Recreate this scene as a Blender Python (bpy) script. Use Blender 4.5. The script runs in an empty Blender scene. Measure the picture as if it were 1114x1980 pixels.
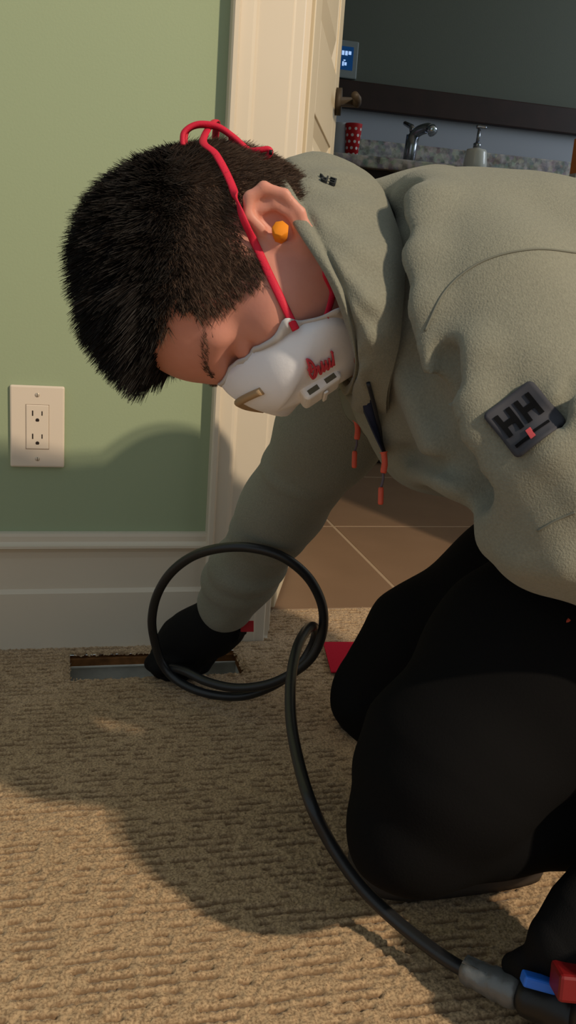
import bpy, bmesh, math, random
import numpy as np
from mathutils import Matrix, Vector

random.seed(7); RNG = np.random.default_rng(7)
SC = bpy.context.scene; COL = SC.collection

# ------------------------------------------------------------------ camera
F_PX = 1759.3
CAM = np.array([.0353, -1.4046, .6085])
YAW, PITCH, ROLL = .2530, .2593, .0719
_f = np.array([math.sin(YAW)*math.cos(PITCH), math.cos(YAW)*math.cos(PITCH), -math.sin(PITCH)])
_r = np.array([math.cos(YAW), -math.sin(YAW), 0.]); _u = np.cross(_r, _f)
CR = math.cos(ROLL)*_r + math.sin(ROLL)*_u
CU = -math.sin(ROLL)*_r + math.cos(ROLL)*_u
CF = _f
cd = bpy.data.cameras.new('camera'); cam = bpy.data.objects.new('camera', cd); COL.objects.link(cam)
cd.sensor_fit = 'VERTICAL'; cd.sensor_height = 36; cd.lens = 36*F_PX/1980; cd.clip_start = .01
M = Matrix.Identity(4)
for i in range(3):
    M[i][0], M[i][1], M[i][2], M[i][3] = CR[i], CU[i], -CF[i], CAM[i]
cam.matrix_world = M; SC.camera = cam

# ------------------------------------------------------------------ world, lamps, exposure
w = bpy.data.worlds.new('world'); SC.world = w; w.use_nodes = True
bg = w.node_tree.nodes['Background']; bg.inputs[0].default_value = (.80, .93, 1.0, 1); bg.inputs[1].default_value = .42
def point_lamp(name, loc, energy, color, radius):
    l = bpy.data.lights.new(name, 'POINT'); l.energy = energy; l.color = color; l.shadow_soft_size = radius
    o = bpy.data.objects.new(name, l); COL.objects.link(o); o.location = loc
    return o
KEY = np.array([2.22, -2.95, 2.48])
point_lamp('bedroom_lamp_bulb', KEY, 305, (1, .84, .63), .045)
point_lamp('bedroom_lamp_bulb', KEY+np.array([-.05, -.05, .14]), 200, (1, .84, .63), .045)
wl = bpy.data.lights.new('bathroom_fill_light', 'AREA'); wl.shape = 'RECTANGLE'; wl.size = 1.1; wl.size_y = .9; wl.energy = 22; wl.color = (.80, .90, 1)  # added area light to brighten the bathroom, no window known there
wo = bpy.data.objects.new('bathroom_fill_light', wl); COL.objects.link(wo); wo.location = (3.28, 1.05, 1.65); wo.rotation_euler = (0, math.pi/2, 0)
vs = SC.view_settings
vs.view_transform = 'Standard'; vs.look = 'None'; vs.gamma = 1; vs.exposure = 0.0; vs.use_curve_mapping = False

# ------------------------------------------------------------------ helpers
def P(px, py, d):
    "world point seen at pixel (px,py) at depth d metres along the optical axis"
    return CAM + d*(CF + CR*(px-557)/F_PX - CU*(py-990)/F_PX)
def ray(px, py): return CF + CR*(px-557)/F_PX - CU*(py-990)/F_PX
def onplane(px, py, axis, val):
    d = ray(px, py); return CAM + d*((val-CAM[axis])/d[axis])
def srgb(r, g, b):
    f = lambda c: (c/255/12.92 if c/255 <= .04045 else ((c/255+.055)/1.055)**2.4)
    return (f(r), f(g), f(b), 1)

def mat(name, col, rough=.6, spec=.3, metal=0., noise=None, bump=None, emit=None, sheen=0., sss=0., coat=0., trans=0.):
    """noise=(scale, amount, second colour); bump=(scale, strength, distance)"""
    m = bpy.data.materials.new(name); m.use_nodes = True; nt = m.node_tree; b = nt.nodes['Principled BSDF']
    b.inputs['Base Color'].default_value = col; b.inputs['Roughness'].default_value = rough
    b.inputs['Specular IOR Level'].default_value = spec; b.inputs['Metallic'].default_value = metal
    if sheen: b.inputs['Sheen Weight'].default_value = sheen
    if coat: b.inputs['Coat Weight'].default_value = coat
    if trans: b.inputs['Transmission Weight'].default_value = trans
    if sss:
        b.inputs['Subsurface Weight'].default_value = sss; b.inputs['Subsurface Radius'].default_value = (1, .35, .2)
        b.inputs['Subsurface Scale'].default_value = .006
    tc = nt.nodes.new('ShaderNodeTexCoord')
    if noise:
        n = nt.nodes.new('ShaderNodeTexNoise'); n.inputs['Scale'].default_value = noise[0]; n.inputs['Detail'].default_value = 5
        nt.links.new(tc.outputs['Object'], n.inputs['Vector'])
        rmp = nt.nodes.new('ShaderNodeValToRGB'); rmp.color_ramp.elements[0].position = .5-noise[1]; rmp.color_ramp.elements[1].position = .5+noise[1]
        rmp.color_ramp.elements[0].color = noise[2]; rmp.color_ramp.elements[1].color = col
        nt.links.new(n.outputs['Fac'], rmp.inputs['Fac']); nt.links.new(rmp.outputs['Color'], b.inputs['Base Color'])
    if bump:
        n = nt.nodes.new('ShaderNodeTexNoise'); n.inputs['Scale'].default_value = bump[0]; n.inputs['Detail'].default_value = 4
        nt.links.new(tc.outputs['Object'], n.inputs['Vector'])
        bp = nt.nodes.new('ShaderNodeBump'); bp.inputs['Strength'].default_value = bump[1]; bp.inputs['Distance'].default_value = bump[2]
        nt.links.new(n.outputs['Fac'], bp.inputs['Height']); nt.links.new(bp.outputs['Normal'], b.inputs['Normal'])
    if emit:
        b.inputs['Emission Color'].default_value = emit[0]; b.inputs['Emission Strength'].default_value = emit[1]
    return m

def link(o, parent=None):
    COL.objects.link(o)
    if parent is not None:
        o.parent = parent
        if parent.parent is None:
            o.matrix_parent_inverse = Matrix.Translation(-Vector(parent.location))
    return o
def mk(name, verts, faces, m, parent=None, smooth=False, fix=True):
    me = bpy.data.meshes.new(name)
    verts = np.asarray(verts, float)
    me.from_pydata(verts.tolist(), [], faces if isinstance(faces, list) else faces.tolist())
    if fix:
        bm = bmesh.new(); bm.from_mesh(me); bmesh.ops.recalc_face_normals(bm, faces=bm.faces); bm.to_mesh(me); bm.free()
    if m: me.materials.append(m)
    if smooth: me.polygons.foreach_set('use_smooth', [True]*len(me.polygons))
    me.update()
    return link(bpy.data.objects.new(name, me), parent)
def tag(o, label=None, cat=None, group=None, kind=None):
    if label: o['label'] = label
    if cat: o['category'] = cat
    if group: o['group'] = group
    if kind: o['kind'] = kind
    return o
def thing(name, loc, label, cat, group=None):
    o = bpy.data.objects.new(name, None); COL.objects.link(o); o.location = tuple(map(float, loc)); o.empty_display_size = .05
    return tag(o, label, cat, group)
def boxvf(lo, hi):
    x0, y0, z0 = lo; x1, y1, z1 = hi
    v = [(x0,y0,z0),(x1,y0,z0),(x1,y1,z0),(x0,y1,z0),(x0,y0,z1),(x1,y0,z1),(x1,y1,z1),(x0,y1,z1)]
    f = [(0,3,2,1),(4,5,6,7),(0,1,5,4),(1,2,6,5),(2,3,7,6),(3,0,4,7)]
    return v, f
def box(name, lo, hi, m, parent=None, bevel=0., frame=None, seg=2):
    "box; frame=(origin, X, Y, Z) puts it in a local frame"
    v, f = boxvf(lo, hi)
    bm = bmesh.new(); vv = [bm.verts.new(p) for p in v]
    for q in f: bm.faces.new([vv[i] for i in q])
    if bevel: bmesh.ops.bevel(bm, geom=list(bm.edges), offset=bevel, segments=seg, affect='EDGES', profile=.5)
    if frame:
        o, X, Y, Z = [np.asarray(a, float) for a in frame]
        for q in bm.verts: q.co = Vector(o + q.co.x*X + q.co.y*Y + q.co.z*Z)
    bmesh.ops.recalc_face_normals(bm, faces=bm.faces)
    me = bpy.data.meshes.new(name); bm.to_mesh(me); bm.free(); me.materials.append(m)
    return link(bpy.data.objects.new(name, me), parent)
def extrude_profile(name, prof, a, b, m, parent=None, axis='x'):
    "closed 2D profile [(y,z)] extruded along x from a to b (axis 'z': profile is (x,y))"
    n = len(prof); v = []
    for t in (a, b):
        for p, q in prof: v.append((t, p, q) if axis == 'x' else (p, q, t))
    f = [(i, (i+1) % n, n+(i+1) % n, n+i) for i in range(n)] + [tuple(range(n)), tuple(range(n, 2*n))]
    return mk(name, v, f, m, parent)
def catmull(pts, n=12, closed=False):
    p = np.asarray(pts, float); out = []; N = len(p)
    for i in range(N if closed else N-1):
        if closed: a, b, c, d = p[i-1], p[i], p[(i+1) % N], p[(i+2) % N]
        else: a, b, c, d = p[max(i-1, 0)], p[i], p[i+1], p[min(i+2, N-1)]
        for t in np.linspace(0, 1, n, endpoint=False):
            out.append(.5*((2*b)+(c-a)*t+(2*a-5*b+4*c-d)*t*t+(3*b-a-3*c+d)*t**3))
    if not closed: out.append(p[-1])
    return np.array(out)
def tubevf(path, rad, k=10, cap=True, flat=None):
    "tube along a path; rad number or array; flat=(ratio, normal hint) squashes it"
    path = np.asarray(path, float); n = len(path)
    rad = np.full(n, rad) if np.isscalar(rad) else np.asarray(rad)
    T = np.gradient(path, axis=0); T /= np.linalg.norm(T, axis=1)[:, None]+1e-12
    ref = np.array([0, 0, 1.]) if abs(T[0][2]) < .9 else np.array([1., 0, 0])
    N = np.cross(T[0], ref); N /= np.linalg.norm(N)
    V = []; F = []
    for i in range(n):
        N = N - T[i]*(N@T[i]); N /= np.linalg.norm(N); B = np.cross(T[i], N)
        A1, A2, s = N, B, 1.
        if flat is not None:
            h = np.asarray(flat[1][i] if np.ndim(flat[1]) > 1 else flat[1], float); h = h-T[i]*(h@T[i]); h /= np.linalg.norm(h)+1e-9
            A1 = np.cross(T[i], h); A2 = h; s = flat[0]
        for j in range(k):
            a = 2*math.pi*j/k; V.append(path[i]+rad[i]*(math.cos(a)*A1+s*math.sin(a)*A2))
    for i in range(n-1):
        for j in range(k):
            F.append((i*k+j, i*k+(j+1) % k, (i+1)*k+(j+1) % k, (i+1)*k+j))
    if cap: F += [tuple(range(k))[::-1], tuple((n-1)*k+j for j in range(k))]
    return V, F
def tube(name, path, rad, m, parent=None, k=10, flat=None):
    v, f = tubevf(path, rad, k, True, flat); return mk(name, v, f, m, parent, True)
def lathe(name, prof, base, m, parent=None, k=28, axis=None):
    "profile [(r,z)] revolved about the z axis at base"
    V = []; F = []; n = len(prof)
    for r, z in prof:
        for j in range(k):
            a = 2*math.pi*j/k; V.append((base[0]+r*math.cos(a), base[1]+r*math.sin(a), base[2]+z))
    for i in range(n-1):
        for j in range(k): F.append((i*k+j, i*k+(j+1) % k, (i+1)*k+(j+1) % k, (i+1)*k+j))
    F += [tuple(range(k))[::-1], tuple((n-1)*k+j for j in range(k))]
    return mk(name, V, F, m, parent, True)
def text(name, s, m, frame, size, depth, parent=None, bold=0.):
    "extruded lettering turned into a mesh in the frame (origin, right, up, normal)"
    cu = bpy.data.curves.new(name, 'FONT'); cu.body = s; cu.size = size; cu.extrude = depth; cu.align_x = 'CENTER'; cu.align_y = 'CENTER'; cu.offset = bold
    o = bpy.data.objects.new(name, cu); COL.objects.link(o)
    dg = bpy.context.evaluated_depsgraph_get(); me = bpy.data.meshes.new_from_object(o.evaluated_get(dg))
    bpy.data.objects.remove(o)
    O, X, Y, Z = [np.asarray(a, float) for a in frame]
    for q in me.vertices: q.co = Vector(O+q.co.x*X+q.co.y*Y+q.co.z*Z)
    me.materials.clear(); me.materials.append(m)
    return link(bpy.data.objects.new(name, me), parent)

# ---------- signed distance modelling, polygonised with surface nets
def smin(a, b, k): h = np.clip(.5+.5*(b-a)/k, 0, 1); return b*(1-h)+a*h-k*h*(1-h)
def smax(a, b, k): return -smin(-a, -b, k)
def cone(p, a, b, ra, rb):
    a = np.asarray(a); b = np.asarray(b); ab = b-a
    t = np.clip(((p-a)@ab)/(ab@ab), 0, 1); q = p-a-t[:, None]*ab
    return np.sqrt((q*q).sum(1))-(ra+(rb-ra)*t)
def chain(p, pts, k=.02):
    "pts [(point, r)...]"
    f = None
    for (a, ra), (b, rb) in zip(pts[:-1], pts[1:]):
        g = cone(p, a, b, ra, rb); f = g if f is None else smin(f, g, k)
    return f
def ell(p, c, r):
    q = (p-np.asarray(c))/np.asarray(r); n = np.sqrt((q*q).sum(1)); m = np.sqrt(((q/np.asarray(r))**2).sum(1))+1e-9
    return n*(n-1)/m
def rbox(p, c, h, r):
    q = np.abs(p-np.asarray(c))-np.asarray(h)+r
    return np.sqrt((np.maximum(q, 0)**2).sum(1))+np.minimum(q.max(1), 0)-r
def squash(p, o, w, s):
    "compress space along unit vector w about o by factor s (things become 1/s wider along w)"
    t = (p-o)@w; return p-np.outer(t*(1-s), w)
def nets(fn, lo, hi, h, B=8):
    lo = np.asarray(lo, float); hi = np.asarray(hi, float)
    nb = np.ceil((hi-lo)/(h*B)).astype(int); n = nb*B+1
    cs = np.stack(np.meshgrid(*[np.arange(q) for q in nb], indexing='ij'), -1).reshape(-1, 3)
    cen = lo+(cs*B+B/2)*h
    fc = fn(cen); act = np.abs(fc) < h*B*.87*1.5+.012
    Fg = np.empty(n, np.float32)
    Fb = np.repeat(np.repeat(np.repeat(fc.reshape(nb), B, 0), B, 1), B, 2)
    Fg[:-1, :-1, :-1] = Fb; Fg[-1] = 1; Fg[:, -1] = 1; Fg[:, :, -1] = 1
    g = np.stack(np.meshgrid(*[np.arange(B+1)]*3, indexing='ij'), -1).reshape(-1, 3)
    ac = cs[act]
    for s in range(0, len(ac), 400):
        idx = (ac[s:s+400, None, :]*B+g[None]).reshape(-1, 3)
        Fg[idx[:, 0], idx[:, 1], idx[:, 2]] = fn(lo+idx*h)
    ins = Fg < 0
    c = np.zeros(n-1, np.int8)
    for dx in (0, 1):
        for dy in (0, 1):
            for dz in (0, 1): c += ins[dx:n[0]-1+dx, dy:n[1]-1+dy, dz:n[2]-1+dz]
    cell = np.argwhere((c > 0) & (c < 8))
    vid = -np.ones(n-1, np.int64); vid[cell[:, 0], cell[:, 1], cell[:, 2]] = np.arange(len(cell))
    acc = np.zeros((len(cell), 3)); cnt = np.zeros(len(cell))
    cor = [(i, j, k) for i in (0, 1) for j in (0, 1) for k in (0, 1)]
    for a in cor:
        for ax in range(3):
            if a[ax]: continue
            b = list(a); b[ax] = 1
            fa = Fg[cell[:, 0]+a[0], cell[:, 1]+a[1], cell[:, 2]+a[2]]; fb = Fg[cell[:, 0]+b[0], cell[:, 1]+b[1], cell[:, 2]+b[2]]
            x = (fa < 0) != (fb < 0); t = np.where(x, fa/np.where(x, fa-fb, 1), 0)
            pt = np.tile(np.array(a, float), (len(cell), 1)); pt[:, ax] = t
            acc[x] += pt[x]; cnt += x
    V = lo+(cell+acc/cnt[:, None])*h
    Fs = []
    for ax in range(3):
        a, b = (ax+1) % 3, (ax+2) % 3
        s0 = [slice(None)]*3; s1 = [slice(None)]*3; s0[ax] = slice(0, -1); s1[ax] = slice(1, None)
        e = np.argwhere(ins[tuple(s0)] != ins[tuple(s1)])
        e = e[(e[:, a] > 0) & (e[:, b] > 0) & (e[:, a] < n[a]-1) & (e[:, b] < n[b]-1)]
        flip = ins[e[:, 0], e[:, 1], e[:, 2]]
        q = []
        for da, db in ((0, 0), (-1, 0), (-1, -1), (0, -1)):
            cc = e.copy(); cc[:, a] += da; cc[:, b] += db; q.append(vid[cc[:, 0], cc[:, 1], cc[:, 2]])
        q = np.stack(q, 1); q[~flip] = q[~flip][:, ::-1]; Fs.append(q)
    Fq = np.concatenate(Fs)
    return V, Fq[:, ::-1]
def sdfobj(name, fn, lo, hi, h, m, parent=None, cut=None, relax=1):
    V, Fq = nets(fn, lo, hi, h)
    for _ in range(relax):          # one Laplacian pass then back to the surface
        s = np.zeros_like(V); c = np.zeros(len(V))
        for i in range(4):
            a, b = Fq[:, i], Fq[:, (i+1) % 4]
            for k in range(3):
                s[:, k] += np.bincount(a, V[b, k], len(V))+np.bincount(b, V[a, k], len(V))
            c += np.bincount(a, minlength=len(V))+np.bincount(b, minlength=len(V))
        V = .4*V+.6*s/np.maximum(c, 1)[:, None]
        e = h*.3
        G = np.stack([fn(V+np.eye(3)[k]*e)-fn(V-np.eye(3)[k]*e) for k in range(3)], 1)/(2*e)
        V = V-G*(np.clip(fn(V), -h, h)/np.maximum((G*G).sum(1), .2))[:, None]
    ctr = V[Fq].mean(1)[::97]; nn = np.cross(V[Fq[::97, 1]]-V[Fq[::97, 0]], V[Fq[::97, 2]]-V[Fq[::97, 0]]); nn /= np.linalg.norm(nn, axis=1)[:, None]+1e-12
    if (fn(ctr+nn*h)-fn(ctr-nn*h)).mean() < 0: Fq = Fq[:, ::-1]
    if cut is not None: Fq = Fq[cut(V[Fq].mean(1))]
    return mk(name, V, Fq, m, parent, True, fix=False)
def bounds(pts, pad):
    p = np.array(pts); return p.min(0)-pad, p.max(0)+pad
def hit(fn, px, py, d0=.4, d1=1.8, off=0.):
    "first point of a surface on the line of sight (sphere tracing), lifted by off"
    r = ray(px, py); L = np.linalg.norm(r); t = d0
    for _ in range(160):
        p = CAM+r*t; f = float(fn(p[None])[0])
        if f < 2e-4: break
        t += f*.7/L
        if t > d1: break
    p = CAM+r*t
    if off: p = p+grad(fn, p)*off
    return p
def grad(fn, p, e=.002):
    g = np.array([fn((p+np.eye(3)[k]*e)[None])[0]-fn((p-np.eye(3)[k]*e)[None])[0] for k in range(3)]); return g/(np.linalg.norm(g)+1e-9)


# ------------------------------------------------------------------ materials
GREEN = mat('green_wall_paint', srgb(158, 169, 136), .75, .2, noise=(3, .4, srgb(155, 166, 133)), bump=(260, .12, .002))
CREAM = mat('cream_trim_paint', srgb(214, 199, 178), .45, .35, noise=(6, .35, srgb(208, 193, 171)))
DOORM = mat('cream_door_paint', srgb(205, 188, 158), .45, .35, bump=(30, .03, .002))
IVORY = mat('ivory_plastic', srgb(226, 208, 188), .35, .4)
SLOT = mat('dark_slot', srgb(42, 30, 26), .7)
SCREW = mat('painted_screw', srgb(205, 190, 170), .35, .5, metal=.3)
BATHG = mat('grey_green_wall', srgb(90, 94, 86), .7, .2, bump=(200, .1, .002))
BATHL = mat('blue_grey_wall_paint', srgb(158, 162, 172), .7, .2)
WOOD = mat('dark_red_brown_wood', srgb(46, 25, 20), .5, .3, noise=(18, .25, srgb(34, 18, 14)))
TILE = mat('brown_floor_tile', srgb(134, 106, 82), .5, .3, noise=(7, .3, srgb(122, 96, 73)), bump=(60, .1, .002))
GROUT = mat('pale_grout', srgb(164, 140, 114), .9, .1)
CHROME = mat('brushed_chrome', srgb(150, 155, 165), .25, .5, metal=1.)
BRASS = mat('dark_bronze', srgb(66, 56, 44), .6, .3, metal=.3)
DUCT = mat('galvanised_duct', srgb(206, 202, 190), .5, .4, noise=(40, .2, srgb(180, 176, 166)))
SUBFLOOR = mat('raw_subfloor_wood', srgb(132, 88, 50), .8, .1, noise=(60, .2, srgb(92, 60, 34)))

# ------------------------------------------------------------------ bedroom shell
T = .115                                  # thickness of the wall with the doorway
XJ0, XJ1 = .378, 1.14                     # door opening
HD = 2.05
def wall_piece(name, lo, hi, m): return tag(box(name, lo, hi, m), kind='structure')
wall_piece('wall_back', (-1.6, 0, -.02), (XJ0-.018, T, 2.45), GREEN)
wall_piece('wall_back_right', (XJ1+.018, 0, -.02), (2.6, T, 2.45), GREEN)
wall_piece('wall_back_lintel', (XJ0-.018, 0, HD+.018), (XJ1+.018, T, 2.45), GREEN)

# carpet: cut loop pile modelled as a height field with a rectangular hole for the floor duct
VX0, VX1, VY0, VY1 = .050, .312, -.128, -.040
def carpet():
    # ---- fine field in view
    x0, x1, y0, y1, s = -.34, 1.06, -1.0, .130, .0020
    xs = np.arange(x0, x1+s/2, s); ys = np.arange(y0, y1+s/2, s)
    X, Y = np.meshgrid(xs, ys, indexing='ij')
    def vnoise(u, v, seed):
        r = np.random.default_rng(seed).random((512, 512)); iu = np.floor(u).astype(int); iv = np.floor(v).astype(int)
        fu = u-iu; fv = v-iv; fu = fu*fu*(3-2*fu); fv = fv*fv*(3-2*fv)
        g = lambda a, b: r[a % 512, b % 512]
        return (g(iu, iv)*(1-fu)+g(iu+1, iv)*fu)*(1-fv)+(g(iu, iv+1)*(1-fu)+g(iu+1, iv+1)*fu)*fv
    per = .0118
    wob = (vnoise(X/.05, Y/.05, 1)-.5)*.004
    row = (Y+wob)/per; ri = np.floor(row+.5)
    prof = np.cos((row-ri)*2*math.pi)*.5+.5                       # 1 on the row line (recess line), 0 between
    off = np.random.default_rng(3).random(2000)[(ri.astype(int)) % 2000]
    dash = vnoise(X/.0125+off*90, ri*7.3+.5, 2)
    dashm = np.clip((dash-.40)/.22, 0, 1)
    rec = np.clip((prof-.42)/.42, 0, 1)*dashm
    tuft = vnoise(X/.0036, Y/.0036, 4)*.6+vnoise(X/.0022, Y/.0022, 5)*.4
    Z = .0012-.0030*rec+(tuft-.5)*.0036+(vnoise(X/.16, Y/.16, 6)-.5)*.0022
    Z += RNG.normal(0, .00035, Z.shape)
    # pile bends down and frays around the duct hole
    ed = np.maximum(np.maximum(VX0-X, X-VX1), np.maximum(VY0-Y, Y-VY1))
    Z = np.where(ed < .012, Z-.004*(1-np.clip(ed/.012, 0, 1))+(tuft-.5)*.004, Z)
    nx, ny = X.shape
    V = np.stack([X+(tuft-.5)*.0012, Y, Z], -1).reshape(-1, 3)
    idx = np.arange(nx*ny).reshape(nx, ny)
    Fq = np.stack([idx[:-1, :-1], idx[1:, :-1], idx[1:, 1:], idx[:-1, 1:]], -1).reshape(-1, 4)
    c = V[Fq].mean(1); jag = (RNG.random(len(c))-.5)*.003
    keep = ~((c[:, 0] > VX0+jag) & (c[:, 0] < VX1+jag) & (c[:, 1] > VY0+jag) & (c[:, 1] < VY1+jag)) & (c[:, 1] < .13)
    keep &= ~((c[:, 1] > -.004) & ((c[:, 0] < XJ0) | (c[:, 0] > XJ1)))
    m = bpy.data.materials.new('beige_loop_carpet'); m.use_nodes = True; nt = m.node_tree; b = nt.nodes['Principled BSDF']
    b.inputs['Roughness'].default_value = .95; b.inputs['Specular IOR Level'].default_value = .05; b.inputs['Sheen Weight'].default_value = .15
    tc = nt.nodes.new('ShaderNodeTexCoord')
    n1 = nt.nodes.new('ShaderNodeTexNoise'); n1.inputs['Scale'].default_value = 420; n1.inputs['Detail'].default_value = 3
    n2 = nt.nodes.new('ShaderNodeTexNoise'); n2.inputs['Scale'].default_value = 9; n2.inputs['Detail'].default_value = 3
    at = nt.nodes.new('ShaderNodeAttribute'); at.attribute_name = 'recess_shade'
    nt.links.new(tc.outputs['Object'], n1.inputs['Vector']); nt.links.new(tc.outputs['Object'], n2.inputs['Vector'])
    r1 = nt.nodes.new('ShaderNodeValToRGB'); r1.color_ramp.elements[0].position = .33; r1.color_ramp.elements[1].position = .62
    r1.color_ramp.elements[0].color = srgb(128, 104, 78); r1.color_ramp.elements[1].color = srgb(190, 160, 124)
    nt.links.new(n1.outputs['Fac'], r1.inputs['Fac'])
    mx = nt.nodes.new('ShaderNodeMixRGB'); mx.inputs['Color2'].default_value = srgb(112, 86, 62)   # shade of the recessed dashes painted into the carpet colour
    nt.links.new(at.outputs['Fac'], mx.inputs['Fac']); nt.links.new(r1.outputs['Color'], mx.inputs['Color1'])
    hs = nt.nodes.new('ShaderNodeHueSaturation'); ml = nt.nodes.new('ShaderNodeMapRange'); ml.inputs['To Min'].default_value = .9; ml.inputs['To Max'].default_value = 1.1
    nt.links.new(n2.outputs['Fac'], ml.inputs['Value']); nt.links.new(ml.outputs['Result'], hs.inputs['Value'])
    nt.links.new(mx.outputs['Color'], hs.inputs['Color']); nt.links.new(hs.outputs['Color'], b.inputs['Base Color'])
    Fk = Fq[keep]
    # coarse carpet around the fine field
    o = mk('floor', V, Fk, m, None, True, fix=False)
    a = o.data.attributes.new('recess_shade', 'FLOAT', 'POINT'); a.data.foreach_set('value', (rec*.8).reshape(-1).astype(np.float32))
    tag(o, kind='structure')
    for lo, hi in (((-1.6, -3.2, -.02), (x0+.002, 0, .0005)), ((x1-.002, -3.2, -.02), (2.6, 0, .0005)), ((x0, -3.2, -.02), (x1, y0+.002, .0005))):
        q = box('carpet_margin', lo, hi, m, o)
    return m
CARPETM = carpet()

# floor duct under the hole
dv = thing('floor_duct', ((VX0+VX1)/2, (VY0+VY1)/2, -.14), 'open rectangular floor duct without its grille beside the baseboard', 'floor vent')
box('duct_wall', (VX0-.008, VY1+.003, -.14), (VX1+.008, VY1+.006, -.0215), DUCT, dv)
box('duct_wall', (VX0-.008, VY0-.006, -.14), (VX1+.008, VY0-.003, -.022), DUCT, dv)
box('duct_wall', (VX0-.008, VY0-.003, -.14), (VX0-.005, VY1+.003, -.022), DUCT, dv)
box('duct_wall', (VX1+.005, VY0-.003, -.14), (VX1+.008, VY1+.003, -.022), DUCT, dv)
box('duct_bottom', (VX0-.008, VY0-.006, -.143), (VX1+.008, VY1+.006, -.14), DUCT, dv)
box('duct_flange', (VX0-.004, VY1-.007, -.0215), (VX1+.004, VY1+.003, -.0195), DUCT, dv)
box('subfloor_edge', (VX0-.006, VY1-.004, -.0195), (VX1+.006, VY1+.012, -.008), SUBFLOOR, dv)
box('subfloor_edge', (VX0-.012, VY0-.02, -.022), (VX1+.012, VY0-.001, -.008), SUBFLOOR, dv)
box('subfloor_edge', (VX0-.018, VY0, -.022), (VX0-.003, VY1, -.008), SUBFLOOR, dv)
box('subfloor_edge', (VX1+.003, VY0, -.022), (VX1+.018, VY1, -.008), SUBFLOOR, dv)

# baseboard: tall, with a bead low down and a moulded cap
BB = [(0, -.01), (-.018, -.01), (-.018, .0935), (-.0135, .0965), (-.0105, .0990), (-.0105, .1000), (-.0110, .150), (-.0125, .1600), (-.0165, .1655), (-.0205, .1680), (-.0205, .1720), (-.0165, .1735), (-.0125, .1770), (-.0120, .1850), (-.0105, .1895), (-.0060, .1905), (0, .1905)]
tag(extrude_profile('baseboard_back', BB, -1.6, .263, CREAM), kind='structure')
tag(extrude_profile('baseboard_back_right', BB, 1.255, 2.6, CREAM), kind='structure')
# door casing, moulded: profile in (x,y)
def casing(x0, x1, flip=False):
    k = [(0, 0), (0, -.0235), (.0025, -.0265), (.0085, -.0265), (.0110, -.0225), (.0125, -.0190), (.0200, -.0185), (.0300, -.0180), (.0345, -.0165), (.0380, -.0130), (.0400, -.0118), (.0880, -.0118), (.0900, -.0105), (.0925, -.0100), (.1055, -.0100), (.1075, -.0080), (.1075, 0)]
    s = (x1-x0)/.1075
    return [((x1-p*s if flip else x0+p*s), q) for p, q in k]
c1 = tag(extrude_profile('trim_1', casing(.2625, .3700), -.005, HD+.11, CREAM, axis='z'), kind='structure')
c2 = tag(extrude_profile('trim_2', casing(1.148, 1.2555, True), -.005, HD+.11, CREAM, axis='z'), kind='structure')
c3 = tag(box('trim_3', (.2625, -.018, HD+.004), (1.2555, 0, HD+.11), CREAM, bevel=.003), kind='structure')
# jambs with stops
tag(box('trim_4', (XJ0-.018, -.001, -.005), (XJ0, T+.001, HD+.018), CREAM), kind='structure')
box('door_stop', (XJ0-.001, .030, -.004), (XJ0+.010, .072, HD), CREAM, bpy.data.objects['trim_4'], bevel=.002)
tag(box('trim_5', (XJ1, -.001, -.005), (XJ1+.018, T+.001, HD+.018), CREAM), kind='structure')
tag(box('trim_6', (XJ0, -.001, HD), (XJ1, T+.001, HD+.018), CREAM), kind='structure')

# door, hinged on the near jamb, standing open into the bathroom
PIV = np.array([XJ0+.002, T+.004]); DA = math.radians(70.3)
dX = np.array([math.cos(DA), math.sin(DA), 0.]); dY = np.array([-math.sin(DA), math.cos(DA), 0.])   # along the leaf / leaf normal (away from the doorway side)
DW, DH, DT = .63, 2.03, .035
DFR = (np.array([PIV[0], PIV[1], .012]), dX, dY, np.array([0, 0, 1.]))
door = box('door_1', (.003, -DT+.011, 0), (DW, -.011, DH), DOORM, frame=DFR); tag(door, kind='structure')
def leaf(name, lo, hi, bev=.002, m=DOORM): return box(name, lo, hi, m, door, bevel=bev, frame=DFR)
ST = .105
leaf('stile', (.003, -DT, 0), (ST, 0, DH)); leaf('stile', (DW-ST, -DT, 0), (DW, 0, DH))
for z0, z1 in ((0, .20), (.855, 1.00), (1.45, 1.55), (DH-.12, DH)): leaf('rail', (ST, -DT, z0), (DW-ST, 0, z1))
for z0, z1 in ((.20, .855), (1.00, 1.45), (1.55, DH-.12)):
    for a, b in ((ST, DW-ST),):
        g = .022
        for y0, y1, y2 in ((-DT, -DT+.003, -DT+.011), (0, -.003, -.011)):
            # sloped moulding round the panel, then the raised field
            o = [(a, z0), (b, z0), (b, z1), (a, z1)]; i = [(a+g, z0+g), (b-g, z0+g), (b-g, z1-g), (a+g, z1-g)]
            i2 = [(a+2.4*g, z0+2.4*g), (b-2.4*g, z0+2.4*g), (b-2.4*g, z1-2.4*g), (a+2.4*g, z1-2.4*g)]
            pts = [DFR[0]+x*dX+y1*dY+np.array([0, 0, z]) for x, z in o]+[DFR[0]+x*dX+y2*dY+np.array([0, 0, z]) for x, z in i]+[DFR[0]+x*dX+(y1+y0)/2*dY+np.array([0, 0, z]) for x, z in i2]
            fc = [(k, (k+1) % 4, 4+(k+1) % 4, 4+k) for k in range(4)]+[(4+k, 4+(k+1) % 4, 8+(k+1) % 4, 8+k) for k in range(4)]+[(8, 9, 10, 11)]
            mk('panel', pts, fc, DOORM, door)
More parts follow.
